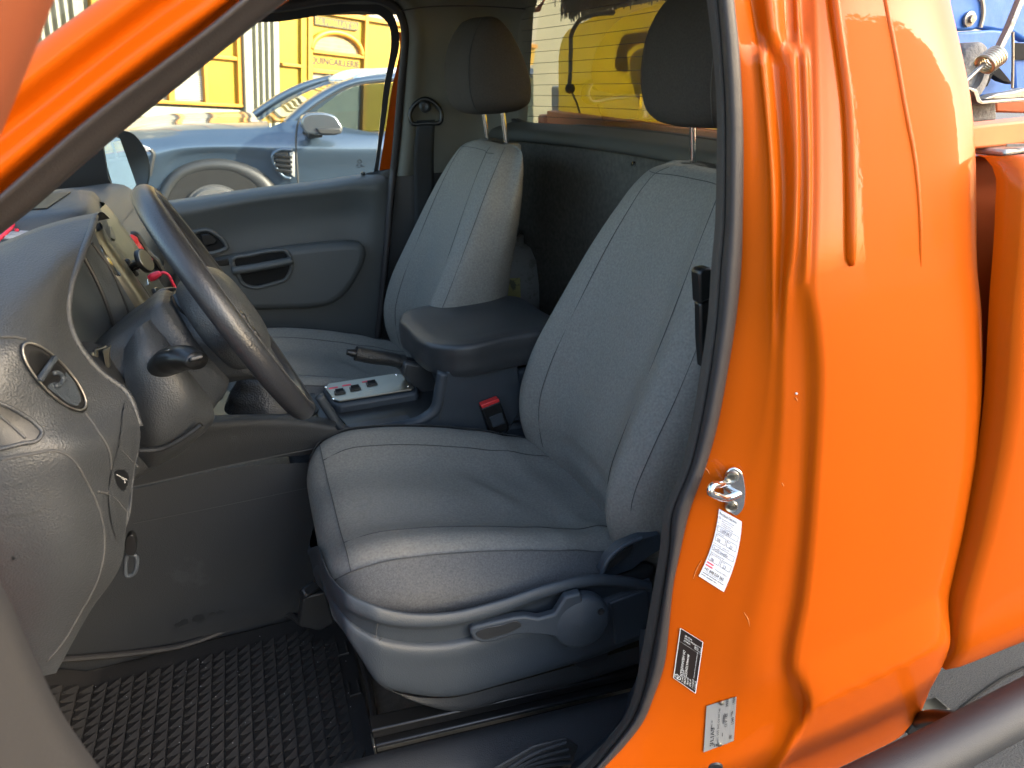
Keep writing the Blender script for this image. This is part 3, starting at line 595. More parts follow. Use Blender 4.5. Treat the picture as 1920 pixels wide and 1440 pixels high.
# rails
def rail(y0, dz=0): return [A(.032, y0, .586+dz), A(.497, y0, .526+dz)]
RLS = obj('seat_rail', join(prism([A(.03, -.600, .588), A(.55, -.600, .522), A(.55, -.600, .505), A(.03, -.600, .570)], (0, -.030, 0)), prism([A(.032, -.618, .566), A(.55, -.618, .500), A(.55, -.618, .470), A(.032, -.618, .536)], (0, -.022, 0))), M['black'], TR, bev=.003)
obj('seat_rail', prism([A(.032, -.16, .586), A(.55, -.16, .520), A(.55, -.16, .48), A(.032, -.16, .545)], (0, .03, 0)), M['black'], TR, bev=.003)
obj('rail_slot', prism([A(.034, -.6405, .560), A(.5, -.6405, .501), A(.5, -.6405, .494), A(.034, -.6405, .553)], (0, .002, 0)), M['steel'], RLS)
obj('rail_end', prism([A(.029, -.616, .568), A(.029, -.641, .566), A(.029, -.641, .538), A(.029, -.616, .540)], (.003, 0, 0)), M['steel'], RLS, bev=.001)
# belt anchor wire and hose ahead of the seat base
hose = [PY(x, y, -.36) for x, y in ((622, 1020), (618, 1048), (606, 1068), (600, 1085), (612, 1100))]
obj('seat_cable', join(tube(hose, .004, 8, 30), tube([PY(x, y, -.345) for x, y in ((618, 1030), (612, 1055), (596, 1072), (590, 1090))], .003, 8, 30)), M['black'], SB)
obj('seat_clip', join(box(PY(580, 1105, -.33), (.035, .02, .02), frame((.4, -.6, .6))), prism([PY(x, y, -.33) for x, y in ((568, 1120), (610, 1110), (628, 1170), (600, 1185), (560, 1175))], (0, .03, 0))), M['dark'], SB, bev=.004)

# ================================================================== FLOOR, TUNNEL, CONSOLE
obj('floor', sheet([[A(-.80, y, .72), A(-.62, y, .50), A(-.45, y, .452), A(.1, y, .442), A(.90, y, .442)] for y in (-.80, -.4, 0, .4, .80)], 20, 40), M['carpet'], TR, ang=180)
tw = .15
def tun(off, z): return [A(x, off, zz) for x, zz in z]
tz = [(-.75, .93), (-.5, .90), (-.2, .885), (.078, .834)]
TN = obj('tunnel_side', sheet([[A(x, -.155, z) for x, z in ((-.75, .80), (-.5, .835), (-.289, .83), (-.138, .834), (.08, .80))], [A(x, -.158, z) for x, z in ((-.75, .70), (-.5, .72), (-.28, .74), (-.13, .74), (.08, .72))], [A(x, -.160, z) for x, z in ((-.75, .50), (-.514, .462), (-.3, .456), (-.066, .448), (.08, .444))]], 16, 40), M['tunnel'], TR, ang=180)
obj('tunnel_upper', sheet([[PY(x, y, -.150) for x, y in ((60, 945), (258, 911), (420, 875), (640, 832))], [PY(x, y, -.158) for x, y in ((150, 880), (300, 850), (420, 820), (640, 790+25))], [PY(x, y, -.155) for x, y in ((200, 840), (320, 800), (420, 789), (560, 789), (628, 800))], [PY(x, y, -.145) for x, y in ((200, 836), (320, 797), (420, 785), (560, 785), (630, 797))], [PY(x, y, -.10) for x, y in ((240, 800), (330, 783), (420, 778), (560, 778), (625, 785))]], 24, 50), M['tunnel'], TR, ang=180)
obj('tunnel_seam', join(tube([PY(x, y, -.162) for x, y in ((250, 982), (330, 966), (420, 948), (600, 910))], .0007, 6, 30), tube([PY(x, y, -.152) for x, y in ((120, 938), (258, 911), (420, 875), (640, 831))], .0014, 6, 30)), M['seam'], TN)
# worn smudges where shoes touch the lining
obj('scuff', join(*[prism([PY(a+q[0], b+q[1], -.1605) for q in cat([(-r, 0), (0, -r*.7), (r, -r*.2), (r*.5, r*.6)], 14, True)], (0, -.0006, 0)) for a, b, r in ((345, 1166, 9), (372, 1160, 13), (398, 1152, 8), (415, 1146, 6), (332, 1172, 6))]), M['dark'], TN)
# centre console body
CN = obj('centre_console', join(
    prism([A(.31, -.112, .93), A(.32, -.112, .875), A(.34, -.112, .80), A(.60, -.112, .76), A(.60, -.112, .905), A(.36, -.112, .91)], (0, .24, 0)),
    prism([A(-.02, -.112, .842), A(.078, -.112, .822), A(.30, -.112, .796), A(.62, -.112, .765), A(.62, -.112, .60), A(-.02, -.112, .60)], (0, .23, 0))), M['trim'], TR, bev=.012, seg=3)
# front rim of the console well and the sloping cheek up to the arm rest
lip = [PY(x, y, -.105) for x, y in ((598, 742), (618, 772), (640, 803), (662, 812), (720, 803), (790, 788), (815, 770), (826, 730), (832, 697))]
obj('console_rim', tube(lip, [.010, .010, .011, .011, .011, .012, .013, .014, .014], 12, 60), M['trim'], CN, ang=180)
cheek = [(640, 806), (662, 816), (722, 806), (795, 790), (820, 772), (831, 735), (838, 696), (900, 690), (970, 678), (985, 760), (940, 830), (800, 840), (640, 858)]
obj('console_side', prism([PY(x, y, -.116) for x, y in cheek], (0, .02, 0)), M['trim'], CN, bev=.006, seg=3)
obj('console_seam', join(tube([PY(x, y, -.1175) for x, y in ((842, 697), (832, 740), (824, 790))], .0007, 6, 20), tube([PY(x, y, -.1175) for x, y in ((885, 804), (960, 796), (1010, 792))], .0007, 6, 12)), M['seam'], CN)
obj('well_floor', prism([PZ(x, y, .828) for x, y in ((600, 745), (655, 806), (800, 785), (835, 735), (760, 715))], (0, 0, .006)), M['dark'], CN)
obj('well_card', prism([PZ(x, y, .836) for x, y in ((648, 797), (652, 806), (770, 786), (764, 778))], (0, 0, .001)), M['trim'], CN)
# raised switch box with a steel plate
bx = [PZ(x, y, .857) for x, y in ((604, 727), (612, 716), (745, 696), (758, 698), (784, 724), (782, 732), (634, 757), (622, 753))]
SW = obj('switch_box', prism([p+A(0, 0, -.05) for p in bx], (0, 0, .0465)), M['trim'], CN, bev=.008, seg=3)
pl_ = [PZ(x, y, .860) for x, y in ((610, 728), (616, 719), (742, 700), (753, 702), (776, 725), (772, 729), (636, 751), (626, 749))]
PLT = obj('switch_plate', prism([p+A(0, 0, -.004) for p in pl_], (0, 0, .004)), M['steel'], CN, bev=.0008)
for x, y in ((637, 736), (666, 729), (697, 720)):
    c = PZ(x, y, .861); ob = obj('rocker_switch', join(box(c+A(0, 0, .001), (.024, .018, .004)), prism([c+A(-.009, -.007, .003), c+A(.009, -.007, .003), c+A(.009, .007, .003), c+A(-.009, .007, .003)], (0, 0, .002)), prism([c+A(-.009, -.007, .004), c+A(-.009, .001, .010), c+A(-.009, .007, .004)], (.018, 0, 0))), M['black'], CN, bev=.0008)
for x, y in ((625, 727), (650, 722), (687, 715)):
    c = PZ(x, y, .8606); obj('switch_label', box(c, (.020, .006, .001)), M['redp'], CN)
for x, y in ((611, 726), (625, 748), (765, 724), (743, 703)):
    obj('screw', lathe([(.0034, 0), (.0030, .0014), (0, .002)], PZ(x, y, .860), (0, 0, 1), 14), M['chrome'], CN)
# hand brake
hb = [A(.325, .055, .875), A(.30, .055, .888), A(.262, .055, .904), A(.255, .055, .908), A(.18, .055, .936), A(.158, .055, .945)]
HB = obj('handbrake', tube(hb, [.016, .0155, .0155, .0165, .0170, .0165], 20, 40), M['leather'], TR)
obj('handbrake_button', tube([A(.162, .055, .943), A(.140, .055, .952)], [.010, .0095, .007], 16, 10), M['black'], HB)
obj('handbrake_ring', tube([A(.262, .055, .905), A(.252, .055, .909)], .0173, 20, 4), M['dark'], HB)
obj('handbrake_boot', prism([PY(x, y, .03) for x, y in ((758, 678), (836, 690), (828, 735), (800, 745), (772, 726), (752, 700))], (0, .05, 0)), M['armrest'], HB, bev=.008, seg=3)
# arm rest lid
lid = [A(.268, .10, 0), A(.285, .155, 0), A(.50, .165, 0), A(.565, .15, 0), A(.585, .02, 0), A(.578, -.122, 0), A(.46, -.132, 0), A(.340, -.128, 0), A(.312, -.106, 0)]
def lidring(z, k): c = np.mean(lid, 0); return [c+(p-c)*k+A(0, 0, z-.05*max(0, .40-(p[0]))*(1 if z > .95 else .4)) for p in lid]
obj('armrest_lid', loft([lidring(.922, .93), lidring(.924, .965), lidring(.932, .985), lidring(.960, .995), lidring(.980, 1.), lidring(.989, .992), lidring(.994, .97), lidring(.997, .90), lidring(.999, .7), lidring(1.000, .35)], 72, 5), M['armrest'], CN, ang=180)
# gear lever boot and silver surround
obj('gear_surround', join(prism([PZ(x, y, .885) for x, y in ((380, 742), (430, 735), (450, 782), (400, 787))], (0, 0, .004)), prism([PZ(x, y, .872) for x, y in ((520, 770), (592, 770), (600, 786), (450, 784), (448, 776))], (0, 0, .004))), M['gold'], CN, bev=.001)
obj('gear_frame', tube([PZ(x, y, .884) for x, y in ((432, 742), (452, 781), (520, 781), (585, 778), (560, 735), (480, 725))], .004, 8, 60, closed=True), M['black'], CN)
def bring(z, k, j=0.): 
    return [A(-.045+.085*k*math.cos(q)*(1+j*math.sin(5*q)), -.005+.07*k*math.sin(q)*(1+j*math.cos(4*q)), z) for q in np.linspace(0, 2*math.pi, 20, endpoint=False)]
obj('gear_boot', loft([bring(.862, 1.), bring(.885, .98, .03), bring(.905, .85, .07), bring(.918, .80, .02), bring(.935, .62, .08), bring(.948, .55, .02), bring(.965, .34, .06), bring(.985, .2, 0)], 80, 4), M['leather'], CN, ang=180)
obj('gear_knob', join(tube([A(-.045, -.005, .98), A(-.05, -.005, 1.03)], .011, 12), lathe([(0, 0), (.022, .004), (.027, .025), (.022, .05), (0, .058)], A(-.05, -.005, 1.02), (-.1, 0, 1), 24)), M['black'], CN, ang=180)
obj('console_top', prism([A(-.30, -.14, .875), A(.06, -.14, .838), A(.06, .14, .838), A(-.30, .14, .875)], (0, 0, -.02)), M['dark'], CN)
obj('key_ring', tube([PZ(403+13*math.cos(q), 741+5*math.sin(q), .892) for q in np.linspace(0, 2*math.pi, 16, endpoint=False)], .003, 8, closed=True), M['chrome'], CN)
# seat belt buckle beside the driver's cushion
bk = [PY(x, y, -.140) for x, y in ((902, 763), (938, 752), (956, 800), (950, 808), (924, 815), (918, 810))]
BKL = obj('belt_buckle', prism(bk, (0, .022, 0)), M['black'], TR, bev=.004, seg=3)
obj('release_button', prism([PY(x, y, -.1405) for x, y in ((902, 760), (935, 747.5), (938, 753.5), (904, 767))], (0, .018, 0)), M['red'], BKL, bev=.002)
obj('buckle_face', join(prism([PY(x, y, -.1425) for x, y in ((918, 783), (941, 774), (947, 794), (925, 802))], (0, .004, 0)), prism([PY(x, y, -.1416) for x, y in ((903.5, 767.5), (938, 754), (938.6, 755.3), (904, 769))], (0, .003, 0))), M['trim'], BKL, bev=.0006)
obj('buckle_stalk', tube([PY(937, 806, -.13), PY(950, 838, -.13), PY(965, 870, -.13)], .012, 10, 10, flat=.4), M['black'], BKL)
obj('belt_anchor', join(tube([PY(988, 808, -.14), PY(1014, 842, -.14)], .004, 8), tube([PY(990, 832, -.13), PY(993, 822, -.13), PY(1000, 815, -.13)], .0007, 6, 10)), M['steel'], BKL)
# ================================================================== SILL
sill = [[A(-.6, -.655, .60), A(.02, -.650, .562), A(.30, -.650, .528), A(.55, -.650, .50)], [A(-.6, -.672, .61), A(.02, -.664, .570), A(.30, -.664, .536), A(.55, -.664, .508)], [A(-.6, -.71, .612), A(.02, -.700, .566), A(.30, -.700, .530), A(.55, -.700, .502)], [A(-.6, -.745, .60), A(.02, -.735, .545), A(.30, -.735, .51), A(.55, -.735, .485)], [A(-.6, -.80, .57), A(.02, -.795, .52), A(.30, -.795, .49), A(.55, -.795, .47)]]
obj('sill_trim', sheet(sill, 30, 40), M['tunnel'], TR, ang=180)
obj('sill_cheek', sheet([[PY(x, y, -.66) for x, y in ((1200, 1180), (1185, 1290), (1150, 1335), (1080, 1380), (1000, 1400))], [PY(x, y, -.72) for x, y in ((1225, 1180), (1212, 1290), (1180, 1345), (1110, 1400), (1020, 1450))], [PY(x, y, -.76) for x, y in ((1230, 1180), (1216, 1290), (1186, 1350), (1120, 1410), (1040, 1465))]], 14, 30), M['trim'], TR, ang=180)
stp = obj('step_plate', prism([PY(x, y, -.755) for x, y in ((905, 1462), (930, 1440), (1000, 1400), (1062, 1384), (1085, 1400), (1060, 1470))], (0, .004, 0)), M['tunnel'], TR, bev=.002)
obj('step_ridge', join(*[tube([PY(940+i*9, 1450-i*1+0, -.757), PY(1000+i*9, 1414+i*7, -.757), PY(1062+i*3, 1392+i*13, -.757)], .0028, 8, 14) for i in range(5)]), M['tunnel'], stp)

# height adjuster of the driver's belt on the near pillar
obj('belt_adjuster', join(prism([PY(x, y, -.735) for x, y in ((1311, 512), (1318, 505), (1336, 502), (1338, 560), (1322, 566), (1314, 572))], (0, .02, 0)), prism([PY(x, y, -.73) for x, y in ((1313, 570), (1336, 560), (1332, 640), (1318, 692), (1314, 640))], (0, .015, 0))), M['black'], TR, bev=.003)
# ================================================================== DASHBOARD
DR = [  # rows of (px, py, y): the driver's end of the dashboard, from the crest of the binnacle down to the knee panel
 [(-90, 494, -.52), (0, 462, -.465), (60, 437, -.43), (120, 419, -.40), (179, 407, -.37)],
 [(-90, 512, -.56), (0, 484, -.51), (60, 462, -.475), (115, 444, -.44), (170, 436, -.425)],
 [(-90, 545, -.60), (0, 522, -.56), (60, 502, -.53), (112, 486, -.50), (151, 484, -.475)],
 [(-90, 585, -.635), (0, 570, -.61), (50, 560, -.59), (95, 550, -.56), (131, 545, -.515)],
 [(-90, 624, -.655), (0, 614, -.645), (50, 608, -.625), (95, 603, -.59), (128, 592, -.532)],
 [(-90, 660, -.672), (0, 652, -.668), (60, 648, -.648), (110, 652, -.60), (140, 634, -.545)],
 [(-90, 720, -.692), (0, 715, -.686), (60, 712, -.665), (130, 706, -.61), (188, 698, -.55)],
 [(-90, 795, -.706), (10, 790, -.695), (90, 785, -.670), (170, 772, -.612), (238, 738, -.55)],
 [(-90, 872, -.712), (30, 852, -.705), (120, 838, -.685), (195, 818, -.635), (262, 800, -.565)],
 [(-90, 940, -.715), (30, 926, -.71), (120, 916, -.69), (190, 906, -.645), (250, 895, -.58)],
 [(-90, 1015, -.715), (30, 1005, -.71), (120, 1000, -.695), (190, 995, -.655), (237, 985, -.60)],
 [(-90, 1095, -.70), (30, 1085, -.70), (110, 1080, -.69), (180, 1073, -.66), (226, 1060, -.62)],
 [(-90, 1185, -.68), (20, 1175, -.68), (80, 1170, -.675), (130, 1163, -.66), (172, 1142, -.635)],
 [(-90, 1275, -.66), (0, 1272, -.66), (40, 1271, -.658), (80, 1268, -.65), (105, 1262, -.645)]]
_g = np.array([catk([PY(*p) for p in r], 8) for r in DR]); _g = np.stack([catk(_g[:, j], 8) for j in range(_g.shape[1])], 1)
_g = np.concatenate([[_g[0]+A(-.012, .17, -.028)], [_g[0]+A(-.008, .11, -.010)], [_g[0]+A(-.003, .05, -.001)], _g])
DB = obj('dashboard', grid(_g), M['dash'], TR, ang=180)
def ydash(px, py):
    ps = []; ys_ = []
    for r in DR:
        X = [p[0] for p in r]; ps.append(np.interp(px, X, [p[1] for p in r])); ys_.append(np.interp(px, X, [p[2] for p in r]))
    return float(np.interp(py, ps, ys_))
from mathutils.bvhtree import BVHTree
_dv, _df = grid(_g); _bvh = BVHTree.FromPolygons([Vector(map(float, q)) for q in _dv], _df)
def D(px, py, off=.0):                       # point on the dashboard surface under a pixel, lifted by off
    d = nrm(ray(px, py)); hit = _bvh.ray_cast(Vector(map(float, CAM)), Vector(map(float, d)))
    q = np.array(hit[0]) if hit[0] is not None else PY(px, py, ydash(px, py)); return q-d*off
def dpatch(loop, off, k=14):                 # fill a pixel outline on the dashboard surface (fan of shrinking loops)
    L = np.array(loop, float); c = L.mean(0)
    return grid(np.array([[D(*(c+(p-c)*s), off) for p in L] for s in np.linspace(1, .02, k)]), cv=True)
def dline(pts, r, off=.0, k=40): return tube([D(*p, off) for p in cat(pts, k)], r, 8)
# thickness of the lip and the dark hollow behind it
lip = [r[-1] for r in DR[:9]]
obj('binnacle_lip', tube([PY(*p) for p in cat(lip, 60)], .0042, 10), M['dash'], DB, ang=180)
lipw = np.array([PY(*p) for p in cat(lip, 40)])
inner = [(176, 432), (196, 480), (225, 530), (256, 580), (300, 640), (330, 690), (360, 740)]
obj('binnacle_wall', sheet([[PY(x, y, -.20) for x, y in inner], [PY(x-40, y+12, -.235) for x, y in inner], [PY(x-85, y+26, -.30) for x, y in inner], [PY(x-125, y+45, -.40) for x, y in inner]], 24, 40), M['trim'], DB, ang=180)
obj('binnacle_fold', join(tube([PY(x, y, -.262) for x, y in cat([(150, 470), (178, 520), (205, 585), (222, 650), (235, 700)], 30)], .003, 8), tube([PY(x, y, -.24) for x, y in cat([(172, 455), (205, 500), (232, 560), (252, 622)], 30)], .002, 8)), M['dark'], DB, ang=180)
obj('cluster_shelf', sheet([[PY(x, y, -.42) for x, y in ((120, 655), (160, 640), (190, 648), (235, 690))], [PY(x, y, -.46) for x, y in ((130, 690), (170, 685), (200, 700), (240, 730))]], 6, 20), M['dark'], DB, ang=180)
obj('cluster_bezel', join(tube([PY(x, y, -.44) for x, y in ((174, 660), (176, 690))], .0025, 8), tube([PY(x, y, -.44) for x, y in ((200, 650), (181, 656), (180, 690))], .0025, 8), prism([PY(x, y, -.45) for x, y in ((192, 658), (207, 650), (204, 668), (206, 690), (198, 690))], (0, .01, 0))), M['gold'], DB, bev=.001)
# round air vent in the dash end, following the dashboard surface
def vell(k, dx=0, dy=0, n=64):
    return [(102+dx+k*(87*math.cos(q)*.68+29*math.sin(q)*.733), 706+dy+k*(87*math.cos(q)*.733-29*math.sin(q)*.68)) for q in np.linspace(0, 2*math.pi, n, endpoint=False)]
def vring(k, off): return [D(x, y, off) for x, y in vell(k)]
VT = obj('air_vent', grid(np.array([vring(1.0, .0), vring(1.0, .004), vring(.97, .006), vring(.93, .004), vring(.92, -.004)]), cv=True), M['black'], DB, ang=180)
obj('vent_ring', tube(vring(.945, .005), .0012, 8, closed=True), M['dullsteel'], DB, ang=180)
obj('vent_shade_patch', dpatch(vell(.93), .0008, 14), M['void'], DB, ang=180)  # flat black patch colours in the shade of the vent's hollow
obj('vent_barrel', dpatch(vell(.80, 4, 6), .0016, 12), M['black'], DB, ang=180)
obj('vent_flap', dpatch(cat([(90, 722), (104, 716), (118, 722), (126, 712), (122, 697), (132, 706), (146, 730), (151, 750), (146, 760), (132, 758), (112, 744)], 50, True), .0028, 12), M['trim'], DB, ang=180)
obj('vent_grip', join(tube([D(73, 713, .004), D(88, 692, .012), D(103, 670, .006)], .0034, 10, 16), prism([D(69, 713, .002), D(76, 716, .002), D(105, 673, .003), D(98, 668, .003)], (.006, -.012, .004))), M['trim'], DB, bev=.001)
obj('vent_lock', tube([D(x, y, .004) for x, y in cat([(100, 700), (111, 700), (118, 711), (113, 721), (103, 724)], 24)], .0026, 10), M['trim'], DB, ang=180)
# knee panel, cubby, blanking plate, trim joints
kp = [(-60, 872), (0, 862), (60, 851), (108, 846), (130, 856), (158, 895), (182, 945), (194, 990), (194, 1040), (182, 1090), (150, 1150), (110, 1215), (88, 1240), (30, 1245), (-60, 1245)]
obj('knee_panel', dpatch(cat(kp, 120, True), .0035, 30), M['dash'], DB, ang=180)
obj('panel_joint', join(dline(kp[1:13], .0016, .003, 90), dline([(0, 632), (30, 632), (48, 636)], .0014, .001), dline([(158, 772), (178, 800), (206, 850), (208, 880)], .0016, .001), dline([(215, 880), (206, 915), (202, 924)], .0014, .001), dline([(222, 838), (245, 862), (258, 876)], .0014, .001), dline([(184, 922), (202, 926), (240, 962)], .0015, .001)), M['seam'], DB, ang=180)
obj('edge_strip', dpatch(cat([(240, 748), (262, 800), (262, 830), (252, 890), (238, 985), (226, 1010), (204, 925), (206, 905), (222, 840)], 60, True), .004, 16), M['dash'], DB, ang=180)
obj('blank_plate', dpatch(cat([(-40, 924), (30, 912), (72, 906), (77, 911), (87, 944), (82, 950), (20, 967), (-40, 982)], 50, True), .0060, 12), M['dash'], DB, ang=180)
obj('cubby_shade', dpatch(cat([(-30, 748), (5, 757), (42, 776), (66, 793), (79, 810), (74, 822), (40, 831), (-30, 848)], 60, True), .0025, 14), M['dark'], DB, ang=180)  # dark patch laid on the dash, the hollow's shade given as colour
obj('cubby_rim', join(dline([(-30, 750), (5, 758), (42, 777), (66, 794), (79, 811), (73, 823), (40, 832), (-30, 849)], .0022, .003, 60), dline([(0, 780), (22, 798), (48, 822)], .0012, .003, 20)), M['dash'], DB, ang=180)
obj('light_switch', join(dpatch(cat([(218, 882), (228, 880), (241, 892), (240, 905), (233, 920), (220, 908), (216, 895)], 30, True), .006, 8)), M['black'], DB)
obj('light_symbol', join(dline([(228, 897), (234, 901), (234, 906)], .0003, .0066, 8), dline([(219, 890), (239, 900)], .0003, .0066, 8)), M['labeltext'], DB)
obj('bonnet_lever', join(prism([PY(x, y, -.592) for x, y in cat([(240, 1006), (247, 1003), (254, 1014), (256, 1030), (252, 1041), (241, 1042)], 30, True)], (0, .012, 0))), M['black'], DB, bev=.002)
obj('lever_bezel', tube([PY(x, y, -.588) for x, y in cat([(239, 1040), (254, 1042), (256, 1060), (250, 1076), (238, 1080), (235, 1060)], 40, True)], .0028, 8, closed=True), M['trim'], DB, ang=180)
obj('dash_return', sheet([[PY(*r[-1]) for r in DR[7:]], [PY(*r[-1])+A(-.02, .02, 0) for r in DR[7:]], [PY(*r[-1])+A(-.16, .05, .02) for r in DR[7:]]], 10, 30), M['trim'], DB, ang=180)
# upper dash with centre pod, tray and passenger side
obj('dash_top', sheet([[A(-.27, y, 1.23+z), A(-.30, y, 1.272+z), A(-.42, y, 1.283+z), A(-.62, y, 1.262+z), A(-.85, y, 1.23+z)] for y, z in ((-.52, .0), (-.2, .0), (.2, .0), (.5, -.005), (.74, -.01))], 30, 30), M['dash'], DB, ang=180)
stk_n = [(166, 438), (171, 452), (195, 490), (219, 524), (249, 567), (275, 604), (303, 642)]; stk_f = [(178, 378), (197, 398), (214, 421), (243, 462), (271, 505), (300, 548), (330, 590)]
SN = [PY(x, y, -.15) for x, y in stk_n]; SF = [PY(x, y, .14) for x, y in stk_f]
CS = obj('centre_stack', sheet([[p+A(-.02, .0, 0) for p in SN], SN, [(a+b)/2+A(.004, 0, .002) for a, b in zip(SN, SF)], SF, [p+A(-.03, .005, 0) for p in SF]], 20, 40), M['gold'], DB, ang=180)
cn = nrm(np.cross(SF[3]-SN[3], SN[5]-SN[1])); cn = cn if cn[0] > 0 else -cn
def cp(px, py, off=.004): return PP(px, py, (SN[3]+SF[3])/2, cn, off)
vc2 = cp(207, 482, .003)
obj('centre_vent', join(lathe([(.050, -.004), (.051, .004), (.048, .006), (.046, .0)], vc2, cn, 48, cap=False)), M['chrome'], DB, ang=60)
obj('vent_bowl', lathe([(.046, .001), (.044, -.002), (0, -.003)], vc2, cn, 40, cap=False), M['void'], DB, ang=60)
obj('vent_vane', prism([PP(x, y, vc2, cn, .003) for x, y in cat([(187, 470), (205, 478), (218, 482), (226, 498), (229, 512), (218, 514), (203, 500)], 40, True)], -cn*.004), M['gold'], DB)
obj('pod_panel', join(prism([cp(x, y, .004) for x, y in ((173, 393), (198, 408), (199, 438), (186, 428))], cn*.004), prism([cp(x, y, .004) for x, y in ((203, 418), (211, 424), (213, 452), (204, 447))], cn*.004)), M['gold'], DB, bev=.001)
obj('radio_slot', join(prism([cp(x, y, .003) for x, y in ((210, 418), (216, 424), (258, 484), (256, 490), (214, 436))], cn*.003), prism([cp(x, y, .003) for x, y in ((180, 420), (191, 424), (193, 431), (182, 429))], cn*.006)), M['black'], DB, bev=.0006)
obj('radio_edge', join(tube([cp(212, 420, .008), cp(258, 485, .008)], .0022, 8), tube([cp(219, 425, .008), cp(262, 486, .008)], .0014, 8)), M['gold'], DB)
obj('lower_roundel', lathe([(.036, .0), (.037, .006), (.034, .008), (.030, .006), (0, .009)], cp(264, 556, .0), cn, 40), M['gold'], DB, ang=60)
obj('stack_buttons', join(prism([cp(x, y, .004) for x, y in ((266, 506), (272, 508), (277, 534), (273, 536))], cn*.006), prism([cp(x, y, .004) for x, y in ((280, 528), (290, 522), (292, 540), (283, 545))], cn*.006)), M['chrome'], DB, bev=.001)
obj('stack_socket', prism([cp(x, y, .006) for x, y in ((282, 543), (293, 537), (298, 551), (288, 557))], cn*.008), M['black'], DB, bev=.002)
obj('dash_pod', join(loft([[A(-.27-.02*k, .17-.02*k, z), A(-.27-.02*k, -.13+.02*k, z), A(-.44+.01*k, -.13+.02*k, z), A(-.52+.02*k, -.05, z), A(-.52+.02*k, .12, z), A(-.44+.01*k, .19-.02*k, z)] for z, k in ((1.24, 0), (1.30, .2), (1.322, .7), (1.330, 1.6))], 60, 5)), M['dash'], DB, ang=180)
obj('pod_tray', prism([A(-.31, -.10, 1.331), A(-.31, .10, 1.331), A(-.46, .08, 1.331), A(-.46, -.08, 1.331)], (0, 0, .0015)), M['black'], DB)
obj('dash_front', sheet([[A(-.27, y, 1.235), A(-.235, y, 1.18), A(-.26, y, 1.05), A(-.34, y, .92), A(-.48, y, .80)] for y in (.10, .35, .6, .74)], 16, 30), M['dash'], DB, ang=180)
obj('bulkhead', prism([A(-.80, -.80, .45), A(-.80, .80, .45), A(-.80, .80, 1.24), A(-.80, -.80, 1.24)], (-.03, 0, 0)), M['carpet'], TR)
# ================================================================== STEERING WHEEL AND COLUMN
wn = nrm((.905, .10, .41)); wc = A(-.057, -.37, 1.203); wu = nrm(A(0, 0, 1)-wn*wn[2]); wv = np.cross(wn, wu)
def wp(a, b, c=0.): return wc+wv*a+wu*b+wn*c
qs = np.linspace(0, 2*math.pi, 96, endpoint=False)
WH = obj('steering_wheel', tube([wp(.181*math.sin(q), .181*math.cos(q)) for q in qs], [.0168]*2, 20, closed=True), M['wheel'], TR, ang=180)
obj('rim_seam', join(*[tube([wp((.181+d)*math.sin(q), (.181+d)*math.cos(q), s) for q in qs], .0007, 6, closed=True) for d, s in ((-.0161, .006), (.003, .0167))]), M['seam'], WH, ang=180)
def hubring(c, r, k=.9): return [wp(r*math.sin(q)*(1.08 if math.cos(q) > 0 else 1.0), r*k*math.cos(q)-.01, c) for q in np.linspace(0, 2*math.pi, 16, endpoint=False)]
obj('airbag_cover', loft([hubring(-.052, .050), hubring(-.045, .076), hubring(-.02, .088), hubring(.002, .086), hubring(.016, .074), hubring(.025, .052), hubring(.028, .03)], 64, 5), M['dash'], WH, ang=180)
obj('cover_joint', tube([p for p in hubring(-.012, .0890)], .0016, 8, 80, closed=True), M['void'], WH, ang=180)
for a0, b0, a1, b1, w in ((-.06, -.01, -.176, .0, .036), (.06, -.01, .176, .0, .036), (-.03, -.06, -.052, -.168, .028), (.03, -.06, .052, -.168, .028)):
    d = nrm((a1-a0, b1-b0)); n2 = A(-d[1], d[0])*w/2
    obj('spoke', loft([[wp(a0+n2[0]*s*k+ (a1-a0)*t, b0+n2[1]*s*k+(b1-b0)*t, c) for s, c in ((1, -.02+.01*t), (.8, .012-.01*t), (-.8, .012-.01*t), (-1, -.02+.01*t))] for t, k in ((0, 1.3), (.45, .95), (1, .8))], 24, 6), M['dash'], WH, ang=180)
for i, (a, b) in enumerate(((.115, .012), (.122, -.012))): obj('wheel_button', box(wp(a, b, .014), (.022, .012, .006), np.stack([wv, wu, wn], 1)), M['black'], WH, bev=.002)
ca = -nrm((.91, .0, .41))                    # column axis into the dash
def colring(t, hw, hu, hd, dz=0.):
    o = wc+ca*t+A(0, 0, dz); up = nrm(A(0, 0, 1)-ca*ca[2])
    return [o+A(0, y, 0)*1.+up*z for y, z in ((0, hu), (hw*.7, hu*.9), (hw, hu*.35), (hw, -hd*.5), (hw*.72, -hd*.92), (0, -hd), (-hw*.72, -hd*.92), (-hw, -hd*.5), (-hw, hu*.35), (-hw*.7, hu*.9))]
COLM = obj('steering_column', loft([colring(.055, .052, .055, .075), colring(.062, .062, .062, .088), colring(.10, .068, .066, .105, -.004), (colring(.16, .072, .06, .125, -.008)), colring(.21, .072, .05, .13, -.01), colring(.26, .07, .04, .13, -.01)], 80, 6), M['dash'], TR, ang=180)
mid_ = [colring(t, w+.0008, u, d, z)[9-1] for t, w, u, d, z in ((.064, .063, .062, .088, 0), (.10, .068, .066, .105, -.004), (.16, .072, .06, .125, -.008), (.21, .072, .05, .13, -.01))]
obj('column_joint', tube([p+A(0, -.0005, -.03) for p in mid_], .0012, 6, 30), M['void'], COLM)
